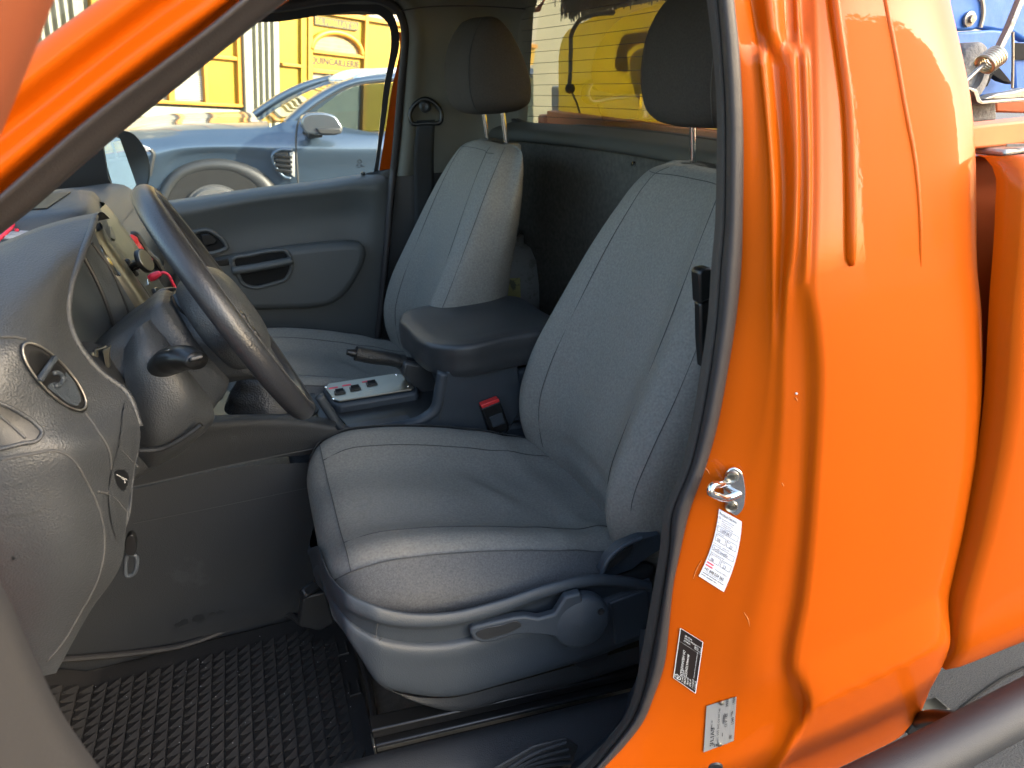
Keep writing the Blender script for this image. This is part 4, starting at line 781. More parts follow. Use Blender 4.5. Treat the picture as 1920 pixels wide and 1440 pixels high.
und = [[(232, 655, -.43), (262, 612, -.44), (285, 598, -.42), (302, 598, -.40)], [(232, 690, -.45), (270, 660, -.47), (310, 650, -.455), (337, 668, -.42)], [(236, 730, -.455), (280, 715, -.48), (330, 705, -.475), (374, 715, -.43)], [(240, 775, -.46), (290, 765, -.485), (345, 755, -.48), (397, 757, -.43)],
       [(250, 820, -.455), (295, 815, -.482), (345, 802, -.47), (402, 782, -.43)], [(258, 852, -.44), (290, 850, -.46), (335, 838, -.455), (396, 797, -.42)], [(258, 874, -.41), (285, 876, -.43), (325, 858, -.425), (385, 810, -.41)]]
obj('column_shroud', sheet([[PY(*q) for q in r] for r in und], 40, 40), M['dash'], COLM, ang=180)
hubs = [[(281, 590, -.36), (318, 558, -.37), (350, 538, -.36), (372, 546, -.34)], [(290, 622, -.385), (335, 592, -.40), (375, 574, -.40), (407, 588, -.36)], [(310, 658, -.39), (355, 632, -.42), (400, 618, -.42), (442, 642, -.38)], [(337, 692, -.39), (380, 672, -.42), (425, 667, -.43), (482, 692, -.38)], [(374, 708, -.38), (410, 703, -.41), (450, 700, -.41), (505, 706, -.38)], [(400, 722, -.35), (430, 717, -.37), (460, 712, -.37), (508, 716, -.35)]]
obj('hub_cover', sheet([[PY(*q) for q in r] for r in hubs], 40, 40), M['dash'], WH, ang=180)
obj('hub_groove', tube([PY(x, y, -.405) for x, y in cat([(322, 555), (330, 572), (352, 592), (378, 604), (405, 612)], 30)], .0018, 8), M['void'], WH)
obj('shroud_groove', tube([PY(x, y, -.475) for x, y in cat([(262, 845), (300, 842), (345, 820), (378, 796)], 30)], .004, 8), M['dark'], COLM)
# indicator stalk
sp_ = [PY(278, 722, -.43), PY(292, 702, -.452), PY(312, 682, -.475), PY(335, 672, -.497), PY(356, 672, -.515), PY(370, 677, -.528)]
obj('indicator_stalk', tube(sp_, [.012, .013, .020, .024, .022, .015], 20, 40, flat=.75, up=(.3, 0, 1)), M['black'], COLM, ang=180)
obj('stalk_opening', prism([PY(x, y, -.437) for x, y in cat([(260, 705), (272, 688), (290, 684), (312, 700), (318, 716), (300, 735), (284, 740), (268, 725)], 40, True)], (0, .004, 0)), M['void'], COLM)
obj('stalk_switch', box(PY(367, 672, -.540), (.016, .006, .014), frame(nrm((.3, -.8, .4)))), M['dark'], COLM, bev=.002)
obj('stalk_mark', join(tube([PY(310, 660, -.505), PY(318, 655, -.505)], .0006, 6), tube([PY(312, 664, -.505), PY(321, 658, -.505)], .0006, 6)), M['labeltext'], COLM)
ws_ = [PY(288, 590, -.28), PY(300, 566, -.26), PY(318, 552, -.245), PY(332, 548, -.24)]
obj('wiper_stalk', tube(ws_, [.012, .015, .014, .008], 16, 24), M['black'], COLM, ang=180)
obj('wiper_mark', join(*[tube([PY(297+7*i, 574-7*i, -.285), PY(301+7*i, 572-7*i, -.285)], .0007, 6) for i in range(4)]), M['labeltext'], COLM)
# ================================================================== FAR SIDE: DOOR, PILLAR, HEADLINING
def ft(z): return .80-.27*max(0, z-1.23)
def PF(px, py, off=0.):                      # point on the leaning plane of the far window
    n = nrm((0, 1, .27)); return PP(px, py, A(0, .80, 1.23), n, off)
card_rows = [[(200, 392), (330, 374), (480, 352), (600, 338), (690, 325), (722, 323), (733, 332)], [(200, 398), (330, 381), (480, 360), (600, 346), (690, 333), (720, 332), (731, 340)], [(200, 412), (330, 396), (480, 374), (600, 359), (680, 349), (714, 350), (728, 358)],
             [(200, 440), (330, 424), (480, 387), (600, 374), (665, 370), (704, 377), (726, 390)], [(200, 470), (330, 455), (480, 420), (600, 400), (665, 395), (700, 402), (724, 420)], [(200, 520), (330, 505), (480, 470), (600, 455), (660, 450), (697, 455), (720, 470)],
             [(200, 600), (330, 580), (480, 560), (600, 545), (650, 540), (690, 540), (714, 545)], [(200, 660), (330, 650), (480, 635), (600, 620), (640, 615), (680, 612), (706, 612)], [(200, 730), (330, 720), (480, 705), (600, 690), (640, 685), (680, 680), (702, 680)]]
card_y = [[.795]*7, [.765]*7, [.742]*5+[.745, .755], [.752]*5+[.75, .76], [.768]*5+[.757, .762], [.768]*5+[.76, .765], [.765]*6+[.768], [.765]*6+[.768], [.765]*7]
FD = obj('door', sheet([[PY(x, y, yy) for (x, y), yy in zip(r, ry)] for r, ry in zip(card_rows, card_y)], 70, 60), M['card'], TR, ang=180, label='closed passenger door')
pk = [(330, 512), (400, 489), (440, 482), (520, 469), (620, 457), (655, 455), (680, 459), (687, 470), (684, 495), (675, 515), (660, 540), (642, 560), (618, 574), (585, 580), (540, 582), (470, 584), (400, 590), (330, 600)]
obj('door_pocket', prism([PY(x, y, .718) for x, y in cat(pk, 90, True)], (0, .07, 0)), M['card'], FD, bev=.022, seg=5, ang=60)
hr = [(436, 487), (470, 478), (518, 470), (535, 470), (543, 480), (547, 495), (543, 512), (535, 524), (515, 531), (470, 538), (456, 532), (446, 515)]
obj('grab_shade_plate', prism([PY(x, y, .7165) for x, y in cat(hr, 60, True)], (0, .004, 0)), M['void'], FD)  # black plate proud of the pocket, painting the shade inside the grip
obj('recess_rim', tube([PY(x, y, .716) for x, y in cat(hr, 70, True)], .006, 10, closed=True), M['card'], FD, ang=180)
obj('grab_bar', tube([PY(437, 508, .712), PY(470, 503, .704), PY(510, 496, .704), PY(547, 489, .712)], .015, 14, 24, flat=.8), M['card'], FD, ang=180)
rr = [(352, 440), (372, 433), (388, 431), (404, 438), (420, 452), (425, 464), (415, 470), (392, 476), (372, 478)]
obj('release_shade_plate', prism([PY(x, y, .757) for x, y in cat(rr, 50, True)], (0, .004, 0)), M['void'], FD)  # flat black plate stands for the shade behind the release lever
obj('release_rim', tube([PY(x, y, .756) for x, y in cat(rr, 60, True)], .0065, 10, closed=True), M['card'], FD, ang=180)
obj('release_lever', prism([PY(x, y, .752) for x, y in ((376, 440), (392, 438), (408, 450), (404, 458), (380, 462))], (0, .006, 0)), M['black'], FD, bev=.004)
obj('window_switch', box(PY(415, 492, .716), (.04, .01, .02)), M['black'], FD, bev=.003)
obj('lock_pin', lathe([(.007, 0), (.007, .006), (.003, .008), (0, .008)], PY(681, 327, .785), (0, 0, 1), 16), M['dark'], FD)
# window frame (black), orange inner frame of the door, body seal
gl_r = [(730, 50), (733, 68), (733, 86), (728, 120), (722, 150), (713, 225), (706, 290), (700, 326)]
wtop = [(160, 305), (284, 184), (384, 96), (450, 48), (529, 40), (625, 26), (687, 22), (708, 27), (722, 38)]
wouter = [(140, 295), (270, 168), (370, 80), (442, 34), (529, 24), (625, 9), (692, 6), (716, 11), (736, 26)]
gfull = wtop+gl_r; ofull = wouter+[(745, 48), (749, 68), (748, 90), (741, 120), (734, 150), (723, 225), (713, 290), (708, 330)]
obj('window_frame', sheet([[PF(x, y, .012) for x, y in gfull], [PF(x, y, -.012) for x, y in gfull], [PF(x, y, -.014) for x, y in ofull], [PF(x, y, .012) for x, y in ofull]], 18, 110, lin=True), M['dark'], FD, ang=40)
o1 = [(748, 60), (750, 90), (744, 125), (736, 160), (726, 225), (716, 290), (709, 332)]; o2 = [(756, 60), (758, 90), (756, 125), (752, 160), (747, 225), (741, 290), (733, 338)]
obj('door_frame', sheet([[PF(x, y, .0) for x, y in o1], [PF(x-0, y, .004) for x, y in [((a+c)/2, b) for (a, b), (c, d) in zip(o1, o2)]], [PF(x, y, .012) for x, y in o2]], 8, 40), M['orange'], FD, ang=180)
PANE = [(180, 410), (140, 360)]+wtop+gl_r+[(690, 332), (480, 360), (330, 384)]
obj('window_pane', prism([PF(x, y, .006) for x, y in PANE], (0, .004, 0)), M['glass'], FD)
obj('window_mark', join(tube([PF(674+4*math.cos(q), 303+3*math.sin(q), -.0005) for q in np.linspace(0, 6.28, 12)], .0012, 6), *[tube([PF(668+7*i, 310, -.0005), PF(672+7*i, 309.5, -.0005)], .0014, 6) for i in range(2)], tube([PF(669, 314, -.0005), PF(684, 312, -.0005)], .0010, 6)), M['ink'], FD)
seal2 = [(300, 150), (400, 66), (455, 26), (529, 12), (625, -2), (695, -5), (724, 2), (744, 16), (756, 40), (760, 68), (759, 95), (756, 125), (752, 165), (747, 225), (741, 290), (735, 345), (728, 430), (718, 540), (708, 640)]
SL2 = obj('door_seal', tube([PF(x, y, -.045) if y < 330 else PY(x, y, .742) for x, y in cat(seal2, 90)], .011, 12), M['rubber'], TR, ang=180)
# pillar trim, rear quarter trim, head lining
c_a = [(700, -8), (728, -4), (752, 8), (764, 38), (768, 68), (766, 100), (763, 140), (757, 225), (751, 290), (746, 330)]
q0 = [PF(x, y, -.055) for x, y in c_a]
def qoff(pts, dx, y): return [A(p[0]+dx, y+.0*(p[2]), p[2]) for p in q0]
yy_ = lambda p, k: p[1]-k
obj('quarter_trim', sheet([[p+A(.0, .03, 0) for p in q0], q0, [p+A(.020, -.012, 0) for p in q0], [p+A(.045, -.004, 0) for p in q0], [p+A(.14, -.008, 0) for p in q0], [p+A(.235, -.012, 0) for p in q0], [A(min(.80, p[0]+.30), p[1]-.05, p[2]) for p in q0], [A(.80, min(.64, p[1]-.09), p[2]) for p in q0]], 40, 40), M['pillar'], TR, ang=180)
obj('lower_quarter_trim', sheet([[A(.30, .80, z), A(.38, .775, z), A(.47, .745, z), A(.62, .735, z), A(.76, .70, z), A(.83, .62, z)] for z in (.44, .7, 1.0, 1.19, 1.215)]+[[A(.44, .765, 1.24), A(.45, .76, 1.25), A(.47, .745, 1.262), A(.62, .735, 1.262), A(.76, .70, 1.262), A(.83, .62, 1.262)]], 20, 30), M['dark'], TR, ang=180)
obj('trim_step', tube([A(.455, .745, 1.262), A(.56, .735, 1.268), A(.70, .722, 1.27)], .006, 8, 20), M['pillar'], TR, ang=180)
HL = obj('headlining', sheet([[A(x, y, z-(0 if x > .2 else (.2-x)*.10)) for y, z in ((.68, 1.655), (.655, 1.69), (.58, 1.722), (.3, 1.742), (0, 1.748), (-.3, 1.742), (-.58, 1.728), (-.66, 1.70), (-.70, 1.675))] for x in (-.06, .2, .5, .80, .86)], 30, 60), M['liner'], TR, ang=180)
obj('liner_joint', tube([PF(x, y, z) for x, y, z in cat([(748, 21, -.075), (790, 14, -.085), (850, 11, -.10), (930, 13, -.14), (985, 17, -.20)], 40)], .0014, 6), M['seam'], HL)
far_a = [A(-.90, .76, 1.20), A(-.70, .745, 1.25), A(-.46, .72, 1.44), A(-.24, .69, 1.62), A(-.08, .665, 1.69), A(.30, .66, 1.70), A(.46, .665, 1.69)]
obj('pillar_trim', sheet([[p+A(.01, .05, -.02) for p in far_a], [p+A(.005, .02, -.01) for p in far_a], far_a, [p+A(-.03, -.02, .02) for p in far_a], [p+A(-.07, .02, .05) for p in far_a]], 20, 40), M['pillar'], TR, ang=180)
obj('quarter_blank', prism([PF(x, y, -.012) for x, y in ((30, 440), (60, 405), (110, 345), (193, 276), (197, 300), (203, 335), (232, 388), (130, 425), (40, 445))], (0, .02, 0)), M['dark'], FD)
# roof, windscreen, cowl
obj('roof', sheet([[A(x, y, z+(.0 if x > .05 else (x-.05)*.28)) for y, z in ((.685, 1.70), (.675, 1.76), (.5, 1.805), (0, 1.83), (-.5, 1.815), (-.735, 1.765), (-.775, 1.70))] for x in (-.02, .1, .4, .75, .90)], 24, 50), M['orange'], TR, ang=180)
obj('roof_rear', sheet([[A(.90, y, z) for y, z in ((.74, 1.66), (.5, 1.805), (0, 1.83), (-.5, 1.815), (-.80, 1.66))], [A(.86, y, z) for y, z in ((.72, 1.655), (.5, 1.70), (0, 1.712), (-.5, 1.70), (-.72, 1.655))]], 6, 40), M['orange'], TR, ang=180)
obj('windscreen', sheet([[A(-.02, y, 1.72), A(-.45, y*1.03, 1.47), A(-.92+.05*abs(y), y*1.05, 1.19)] for y in (-.71, -.35, 0, .35, .71)], 12, 20), M['ws'], TR, ang=180)
obj('cowl', prism([A(-.95, -.85, 1.17), A(-.95, .85, 1.17), A(-.78, .85, 1.21), A(-.78, -.85, 1.21)], (0, 0, -.06)), M['dark'], TR)
obj('bonnet', sheet([[A(-.95, y, 1.175), A(-1.3, y, 1.15), A(-1.8, y*.97, 1.08), A(-2.1, y*.9, .98)] for y in (-.92, -.8, 0, .8, .92)], 20, 20), M['orange'], TR, ang=180)
obj('front_wing', join(*[sheet([[A(-.62, s*.90, 1.19), A(-1.3, s*.93, 1.14), A(-2.1, s*.86, .97)], [A(-.60, s*.95, 1.0), A(-1.3, s*.97, 1.0), A(-2.1, s*.88, .9)], [A(-.58, s*.93, .62), A(-1.0, s*.95, .62), A(-1.05, s*.93, .55)]], 10, 20) for s in (1, -1)]), M['orange'], TR, ang=180)
# ================================================================== REAR WALL AND WINDOW
def rwx(y): return .862-.10*(y/.67)**2
rw_y = np.linspace(.69, -.72, 24)
obj('rear_panel', sheet([[A(rwx(y)-.02+d, y, z) for y in rw_y] for z, d in ((.442, -.02), (.8, -.012), (1.20, -.004), (1.318, 0))], 20, 40), M['carpet'], TR, ang=180)
for px, py in ((1076, 287), (1188, 307)): obj('panel_screw', lathe([(.006, 0), (.005, .004), (0, .005)], PX(px, py, .838), (-1, 0, 0), 14), M['chrome'], TR)
obj('window_ledge', sheet([[A(rwx(y)-.026, y, 1.315) for y in rw_y], [A(rwx(y)-.050, y, 1.322) for y in rw_y], [A(rwx(y)-.046, y, 1.345) for y in rw_y], [A(rwx(y)-.024, y, 1.358) for y in rw_y], [A(rwx(y)-.004, y, 1.366) for y in rw_y]], 20, 50), M['ledge'], TR, ang=180)
zt = 1.700
RWN = obj('rear_window', sheet([[A(rwx(y)+.004-.05*(z-1.37), y, z) for y in np.linspace(.67, -.70, 20)] for z in (1.365, 1.5, zt)], 12, 40), M['rglass'], TR, ang=180)
obj('heater_wire', join(*[tube([A(rwx(y)+.001-.05*(z-1.37), y, z) for y in np.linspace(.575, -.69, 30)], .0006, 5) for z in np.arange(1.382, 1.69, .0275)]), M['dark'], RWN)
fr1 = [A(0, .675, 1.70), A(0, .678, 1.6), A(0, .676, 1.46), A(0, .672, 1.40), A(0, .655, 1.374), A(0, .62, 1.364), A(0, .3, 1.362), A(0, -.3, 1.362), A(0, -.70, 1.362)]
fr1 = [A(rwx(p[1])-.0-.05*(p[2]-1.37), p[1], p[2]) for p in cat(fr1, 80)]
obj('window_gasket', tube(fr1, .007, 8), M['rubber'], RWN, ang=180)
obj('rear_upper_trim', sheet([[A(rwx(y)-.02, y, 1.695) for y in rw_y], [A(rwx(y)-.05, y, 1.715) for y in rw_y], [A(rwx(y)-.12, y, 1.74) for y in rw_y]], 8, 40), M['liner'], TR, ang=180)
# seat belt of the passenger seat
sb = PF(798, 207, -.085)
bm_ = frame(nrm((-.35, -1, .1)))
GD = obj('belt_guide', tube([sb+bm_@A(a, b, .004) for a, b in cat([(-.042, -.03), (-.045, -.012), (-.022, .022), (0, .030), (.022, .022), (.045, -.012), (.042, -.03), (0, -.034)], 50, True)], .0065, 10, closed=True), M['black'], TR, ang=180)
obj('guide_bolt', lathe([(.017, 0), (.017, .008), (.010, .012), (0, .010)], sb+bm_@A(0, .010, 0), bm_[:, 2], 24), M['dark'], GD)
obj('seat_belt', join(sheet([[sb+bm_@A(-.026, -.026, .006), sb+A(-.045, -.01, -.10), sb+A(-.06, -.0, -.28), sb+A(-.09, .0, -.55)], [sb+bm_@A(.026, -.026, .006), sb+A(.012, -.012, -.10), sb+A(.0, -.01, -.28), sb+A(-.03, .0, -.55)]], 6, 40)), mat('belt_webbing', (.012, .012, .012), .7, bump=('weave', 700, .0006)), GD, solid=.0015, ang=180)
# far mirror
MIR = obj('wing_mirror', loft([[PY(x*k+228*(1-k)+dx, y*k+318*(1-k)+dy, yv) for x, y in ((190, 262), (215, 248), (245, 252), (266, 275), (277, 308), (274, 345), (256, 366), (232, 376), (214, 362), (200, 320))] for k, yv, dx, dy in ((1.0, 1.06, 0, 0), (1.03, 1.055, 1, 0), (.98, 1.09, -3, 0), (.80, 1.14, -10, 0), (.4, 1.17, -14, 0))], 60, 5), M['black'], FD, ang=180)
obj('mirror_glass', prism([PP(x, y, PY(228, 318, 1.053), (.50, -.86, .05), .006) for x, y in cat([(192, 272), (206, 257), (224, 260), (246, 290), (257, 325), (256, 345), (240, 362), (226, 372), (216, 356), (202, 315)], 60, True)], (0, .002, 0)), mat('mirror', (.92, .93, .88), .01, metal=1), FD)
# ---- the driver's door, swung open towards the camera
tri = [PY(x, y, yv) for x, y, yv in ((-60, 1010, -1.12), (0, 1068, -1.10), (60, 1195, -1.08), (120, 1320, -1.07), (205, 1445, -1.06), (260, 1540, -1.06), (330, 1700, -1.06))]
tri += [tri[-1]+A(.005, 0, -.20), tri[-1]+A(.0, 0, -.42)]
ed = nrm(A(.25, -.968, 0)); en = A(.968, .25, 0)
def drow(s, t, dz=0.): return [q+ed*s+en*t+A(0, 0, dz*(1 if i < 3 else .3)) for i, q in enumerate(tri)]
OD = obj('door', sheet([drow(.0, -.15), drow(-.004, -.02, -.012), tri, drow(.012, -.002, .0), drow(.05, -.004, .0), drow(.30, -.008, .0), drow(.95, -.01, .0), drow(.98, -.15, .0)], 40, 50), M['doorgrey'], TR, ang=180, label='open driver door, grey arm rest side, very close to the camera')
obj('outer_skin', sheet([drow(.0, -.15), drow(.3, -.165), drow(.98, -.15)], 10, 30), M['orange'], OD, ang=180)
obj('door_top', sheet([[drow(s, -.004, .0)[0] for s in (0, .05, .3, .6, .98)], [drow(s, -.15, .0)[0] for s in (0, .05, .3, .6, .98)]], 4, 20), M['doorgrey'], OD, ang=180)
fb = [PY(x, y, -1.02) for x, y in ((130, -160), (110, -110), (70, 0), (38, 85), (2, 172), (-60, 330))]
path = [A(.20, -1.95, 1.25), A(.19, -1.90, 1.60), A(.13, -1.60, 1.675), A(.05, -1.15, 1.67)]+fb+[A(-.34, -1.02, 1.25)]
w_ = [A(-.045, -.03, .012)]*len(path)
obj('window_frame', sheet([[q+A(.0, .02, -.004) for q in path], path, [q+A(-.03, -.035, .004) for q in path], [q+A(-.07, -.045, .012) for q in path], [q+A(-.07, -.01, .012) for q in path]], 20, 70), M['frame_shade'], OD, ang=180)
# ================================================================== THINGS LYING IN THE CAB
FM = [A(-.60, -.165, .545), A(-.47, -.165, .468), A(-.066, -.165, .452), A(-.05, -.20, .452), A(.02, -.215, .452), A(.045, -.35, .452), A(.04, -.62, .452), A(-.60, -.64, .50)]
def mz(x): return float(np.interp(x, [-.6, -.45, .1], [.535, .462, .456]))
v_ = []; f_ = []
nx, ny = 27, 20
def stud(cx, cy, s):
    c = [A(cx+i*s, cy+j*s, mz(cx+i*s)+.0008) for i, j in ((-1, -1), (1, -1), (1, 1), (-1, 1))]; t0 = c[0]+A(0, 0, .0054); t2 = c[2]+A(0, 0, .0054)
    return [tuple(q) for q in c]+[tuple(t0), tuple(t2)], [(4, 1, 5), (4, 5, 3), (0, 1, 4), (0, 4, 3), (1, 2, 5), (2, 3, 5)]
studs = [stud(-.50+.0235*i, -.225-.0205*j, .0102) for i in range(22) for j in range(19) if not (((-.5+.0235*i+.02)**2+(-.225-.0205*j+.235)**2) < .0009)]
base = sheet([[A(x, y, mz(x)) for x in np.linspace(-.58, .035, 20)] for y in (-.17, -.4, -.63)], 8, 40)
rim_ = tube(cat([A(-.58, -.168, mz(-.58)+.004), A(-.30, -.168, mz(-.3)+.006), A(-.07, -.168, mz(-.07)+.006), A(-.055, -.195, .462), A(.02, -.205, .462), A(.04, -.30, .462), A(.038, -.62, .462)], 80), .0065, 8)
mt = obj('floor_mat', join(base, rim_, *studs, lathe([(.024, 0), (.023, .006), (.008, .0065), (.005, .004), (0, .004)], A(-.06, -.235, .455), (0, 0, 1), 28), lathe([(.024, 0), (.023, .006), (.008, .0065), (0, .006)], A(-.005, -.545, .455), (0, 0, 1), 28),
    *[tube([A(a, b, .460), A(a, b-.035, .460), A(a+.018, b-.035, .460), A(a+.018, b, .460)], .003, 6) for a, b in ((.005, -.28), (.012, -.39))]), M['mat'])
tag(mt, 'black rubber floor mat with raised studs in the driver footwell', 'floor mat')
crumbs = [lathe([(0, -.0007), (.0009, 0), (0, .0007)], A(random.uniform(-.45, .03), random.uniform(-.6, -.2), .466), (random.random(), random.random(), 1), 5, cap=False) for _ in range(70)]
tag(obj('crumbs', join(*crumbs), M['paper']), 'pale grit scattered over the mat', 'grit', kind='stuff')
# coiled cable on the dash, phone magnet, tool, red lead
ccp = [A(-.36+.012*math.cos(k*.9)+.0012*k, -.17+.0022*k+.010*math.sin(k*.9), 1.296+.008*abs(math.sin(k*.45))) for k in range(44)]
CC = root('coiled_cable', 'grey coiled cable lying with red lead on top of the dashboard', 'cable', (-.36, -.12, 1.285))
obj('grey_coil', tube(ccp, .004, 8, 220), mat('grey_lead', (.32, .32, .33), .5), CC, ang=180)
obj('red_lead', tube([A(-.37, -.18, 1.300), A(-.35, -.15, 1.318), A(-.37, -.12, 1.322), A(-.34, -.10, 1.312), A(-.38, -.08, 1.300), A(-.35, -.14, 1.308)], .003, 8, 60), M['redp'], CC, ang=180)
mg = cp(273, 488, .045); PH = root('phone_holder', 'black magnetic phone holder clipped to the centre vent', 'phone holder', tuple(mg))
mn = nrm(cn+A(0, -.35, 0))
obj('magnet_disc', lathe([(.0215, -.006), (.022, -.002), (.021, .001)], mg, mn, 32), M['black'], PH, ang=50)
obj('magnet_face', lathe([(.0195, .0012), (.019, .0020), (0, .0020)], mg, mn, 32), M['steel'], PH, ang=50)
obj('arm', join(tube([mg-mn*.004, mg-mn*.02, cp(250, 500, .012)], .0055, 10, 12), lathe([(.008, -.006), (.009, 0), (.008, .006)], cp(262, 494, .028), mn, 16)), M['black'], PH)
obj('clamp', join(box(cp(246, 500, .012), (.020, .016, .026), frame(cn)), box(cp(241, 497, .010), (.010, .022, .014), frame(cn)), box(cp(253, 511, .010), (.022, .012, .012), frame(cn))), M['black'], PH, bev=.003)
RT = root('pocket_tool', 'red handled tool in a black holder beyond the steering wheel', 'tool', tuple(PY(260, 465, .17)))
obj('handle', tube([PY(242, 442, .15), PY(250, 452, .15), PY(258, 464, .15), PY(265, 472, .15)], [.006, .0105, .0085, .0095, .007], 14, 24), M['red'], RT, ang=180)
obj('blade', tube([PY(264, 470, .15), PY(284, 489, .15)], .0045, 10), M['redp'], RT)
obj('holder', join(tube([PY(x, y, .165) for x, y in cat([(246, 440), (254, 440), (262, 450), (273, 468), (285, 482), (292, 488), (300, 500), (305, 508)], 40)], .007, 10), prism([PY(x, y, .172) for x, y in ((250, 448), (262, 450), (285, 482), (302, 508), (290, 506), (268, 480))], (0, .012, 0))), M['black'], RT, bev=.002)
RL = root('charging_cable', 'bright red charging cable plugged in below the phone holder', 'cable', tuple(PY(300, 515, 0)))
obj('plug', tube([PY(280, 523, -.02), PY(287, 519, -.02), PY(296, 514, -.02), PY(301, 512, -.02)], [.006, .0075, .0065, .0045], 12, 16), M['redp'], RL, ang=180)
obj('lead', tube([PY(x, y, -.02) for x, y in ((299, 513), (307, 511), (316, 516), (322, 527), (328, 540), (334, 556), (345, 585))], .0028, 8, 50), M['redp'], RL, ang=180)
# canister behind the seats
cc = PX(972, 560, .73)
CT = root('canister', 'dirty white plastic canister standing behind the passenger seat', 'canister', (.72, cc[1], .445))
obj('body', lathe([(.10, 0), (.112, .01), (.115, .10), (.113, .30), (.108, .46), (.096, .53), (.07, .565), (.045, .575), (.045, .60), (.0, .605)], (.715, cc[1]+.02, .445), (0, 0, 1), 40, sx=.9), mat('dull_white_plastic', (.26, .26, .245), .5, dirt=(14, .55, (.12, .11, .08), .6)), CT, ang=50)
obj('paper_label', sheet([[A(.715+.1055*math.cos(q)*.9*1.09, cc[1]+.02+.1055*math.sin(q)*1.09, z) for q in np.linspace(3.5, 4.6, 16)] for z in (.83, .90, .945)], 6, 16), mat('yellowed_paper', (.42, .38, .15), .7, dirt=(25, .5, (.10, .10, .08), .8)), CT, ang=180)
obj('cap', lathe([(.03, 0), (.03, .02), (0, .022)], (.715, cc[1]+.02, 1.045), (0, 0, 1), 20), M['black'], CT)
# ================================================================== LOAD IN THE BED
bd = prism([A(.915, .74, 1.385), A(.905, .2, 1.378), A(.905, -.3, 1.37), A(.915, -.72, 1.355), A(.915, -.72, 1.15), A(.915, .74, 1.16)], (.028, 0, 0))
tag(obj('orange_board', bd, M['wood'], bev=.003), 'worn orange board standing upright against the back of the cab', 'board')
JR = root('jerrycan', 'dirty yellow plastic tank strapped behind the rear window', 'plastic tank', (1.12, .35, .80))
def jring(x, k): return [A(x, .36+y*k, 1.31+z*k) for y, z in rrect(.88, .62, .09, 5)]
jx = [(.965, .86), (.970, .93), (.985, .975), (1.02, 1.), (1.25, 1.), (1.29, .97), (1.30, .88)]
jv, jf = loft([jring(x, k) for x, k in jx], 120, 4)
obj('tank', (jv, jf), M['jerry'], JR, ang=180)
def jr(px, py, x=.963): return PX(px, py, x)
grip = [(1168, 68), (1190, 62), (1228, 64), (1225, 78), (1195, 84), (1178, 96), (1176, 135), (1158, 132), (1160, 88)]
obj('grip_recess', prism([jr(x, y, .9655) for x, y in cat(grip, 60, True)], (.01, 0, 0)), mat('grimy_plastic', (.30, .24, .05), .6, dirt=(40, .5, (.03, .03, .03), .8)), JR, bev=.002)
for pts in ([(1185, 98), (1232, 88), (1238, 150), (1232, 185), (1196, 188), (1184, 160)],): obj('moulded_panel', prism([jr(x, y, .960) for x, y in cat(pts, 40, True)], (.02, 0, 0)), mat('clean_yellow_plastic', (.70, .52, .02), .4, var=(12, .1)), JR, bev=.008, seg=3)
rp_ = [(1150, 24), (1120, 26), (1100, 32), (1082, 44), (1073, 60), (1070, 100), (1069, 140), (1067, 165)]
RP = root('rope', 'black braided rope tied round the yellow tank', 'rope', tuple(jr(1070, 150)))
obj('strand', tube([jr(x, y, .958 if y > 50 else .97) for x, y in rp_], .0062, 10, 60), M['rope'], RP, ang=180)
obj('knot', join(lathe([(0, -.016), (.012, -.01), (.016, 0), (.012, .01), (0, .016)], jr(1069, 166, .953), (.2, .3, 1), 14, cap=False), tube([jr(x, y, .953) for x, y in ((1070, 168), (1076, 182), (1082, 195), (1087, 212))], .003, 8, 20)), M['rope'], RP, ang=180)
# broom lying over the tank, bristles hanging down
BR = root('broom', 'dark bristled broom lying on top of the yellow tank', 'broom', (1.2, .45, 1.66))
bl = []
for i in range(1500):
    u = random.random(); y = .78-.85*u; x = 1.02+random.uniform(-.05, .05)
    z0 = 1.74+random.uniform(-.01, .02); ln = random.uniform(.075, .105)-.06*max(0, u-.75)
    dx, dy = random.gauss(0, .007), random.gauss(0, .010)
    bl.append(prism([A(x, y, z0), A(x, y+.0032, z0), A(x+dx, y+dy+.0022, z0-ln), A(x+dx, y+dy, z0-ln)], (.002, 0, 0)))
obj('bristles', join(*bl), M['bristle'], BR, smooth=False)
obj('head', box((1.02, .355, 1.765), (.14, .90, .05)), mat('broom_wood', (.25, .16, .08), .6, var=(20, .2)), BR, bev=.01)
obj('stick', tube([A(1.05, .05, 1.70), A(1.02, -.25, 1.71), A(1.0, -.55, 1.73)], .014, 12), bpy.data.materials['broom_wood'], BR)
# grey sheet-metal box beyond the tank
tag(obj('metal_box', join(prism([A(1.02, .80, 1.445), A(1.05, 1.02, 1.45), A(1.5, 1.02, 1.45), A(1.5, .80, 1.445)], (0, 0, -.30))), mat('grey_box_paint', (.22, .24, .22), .5, var=(10, .1)), bev=.006), 'plain grey metal box beside the yellow tank, at its far end', 'box')
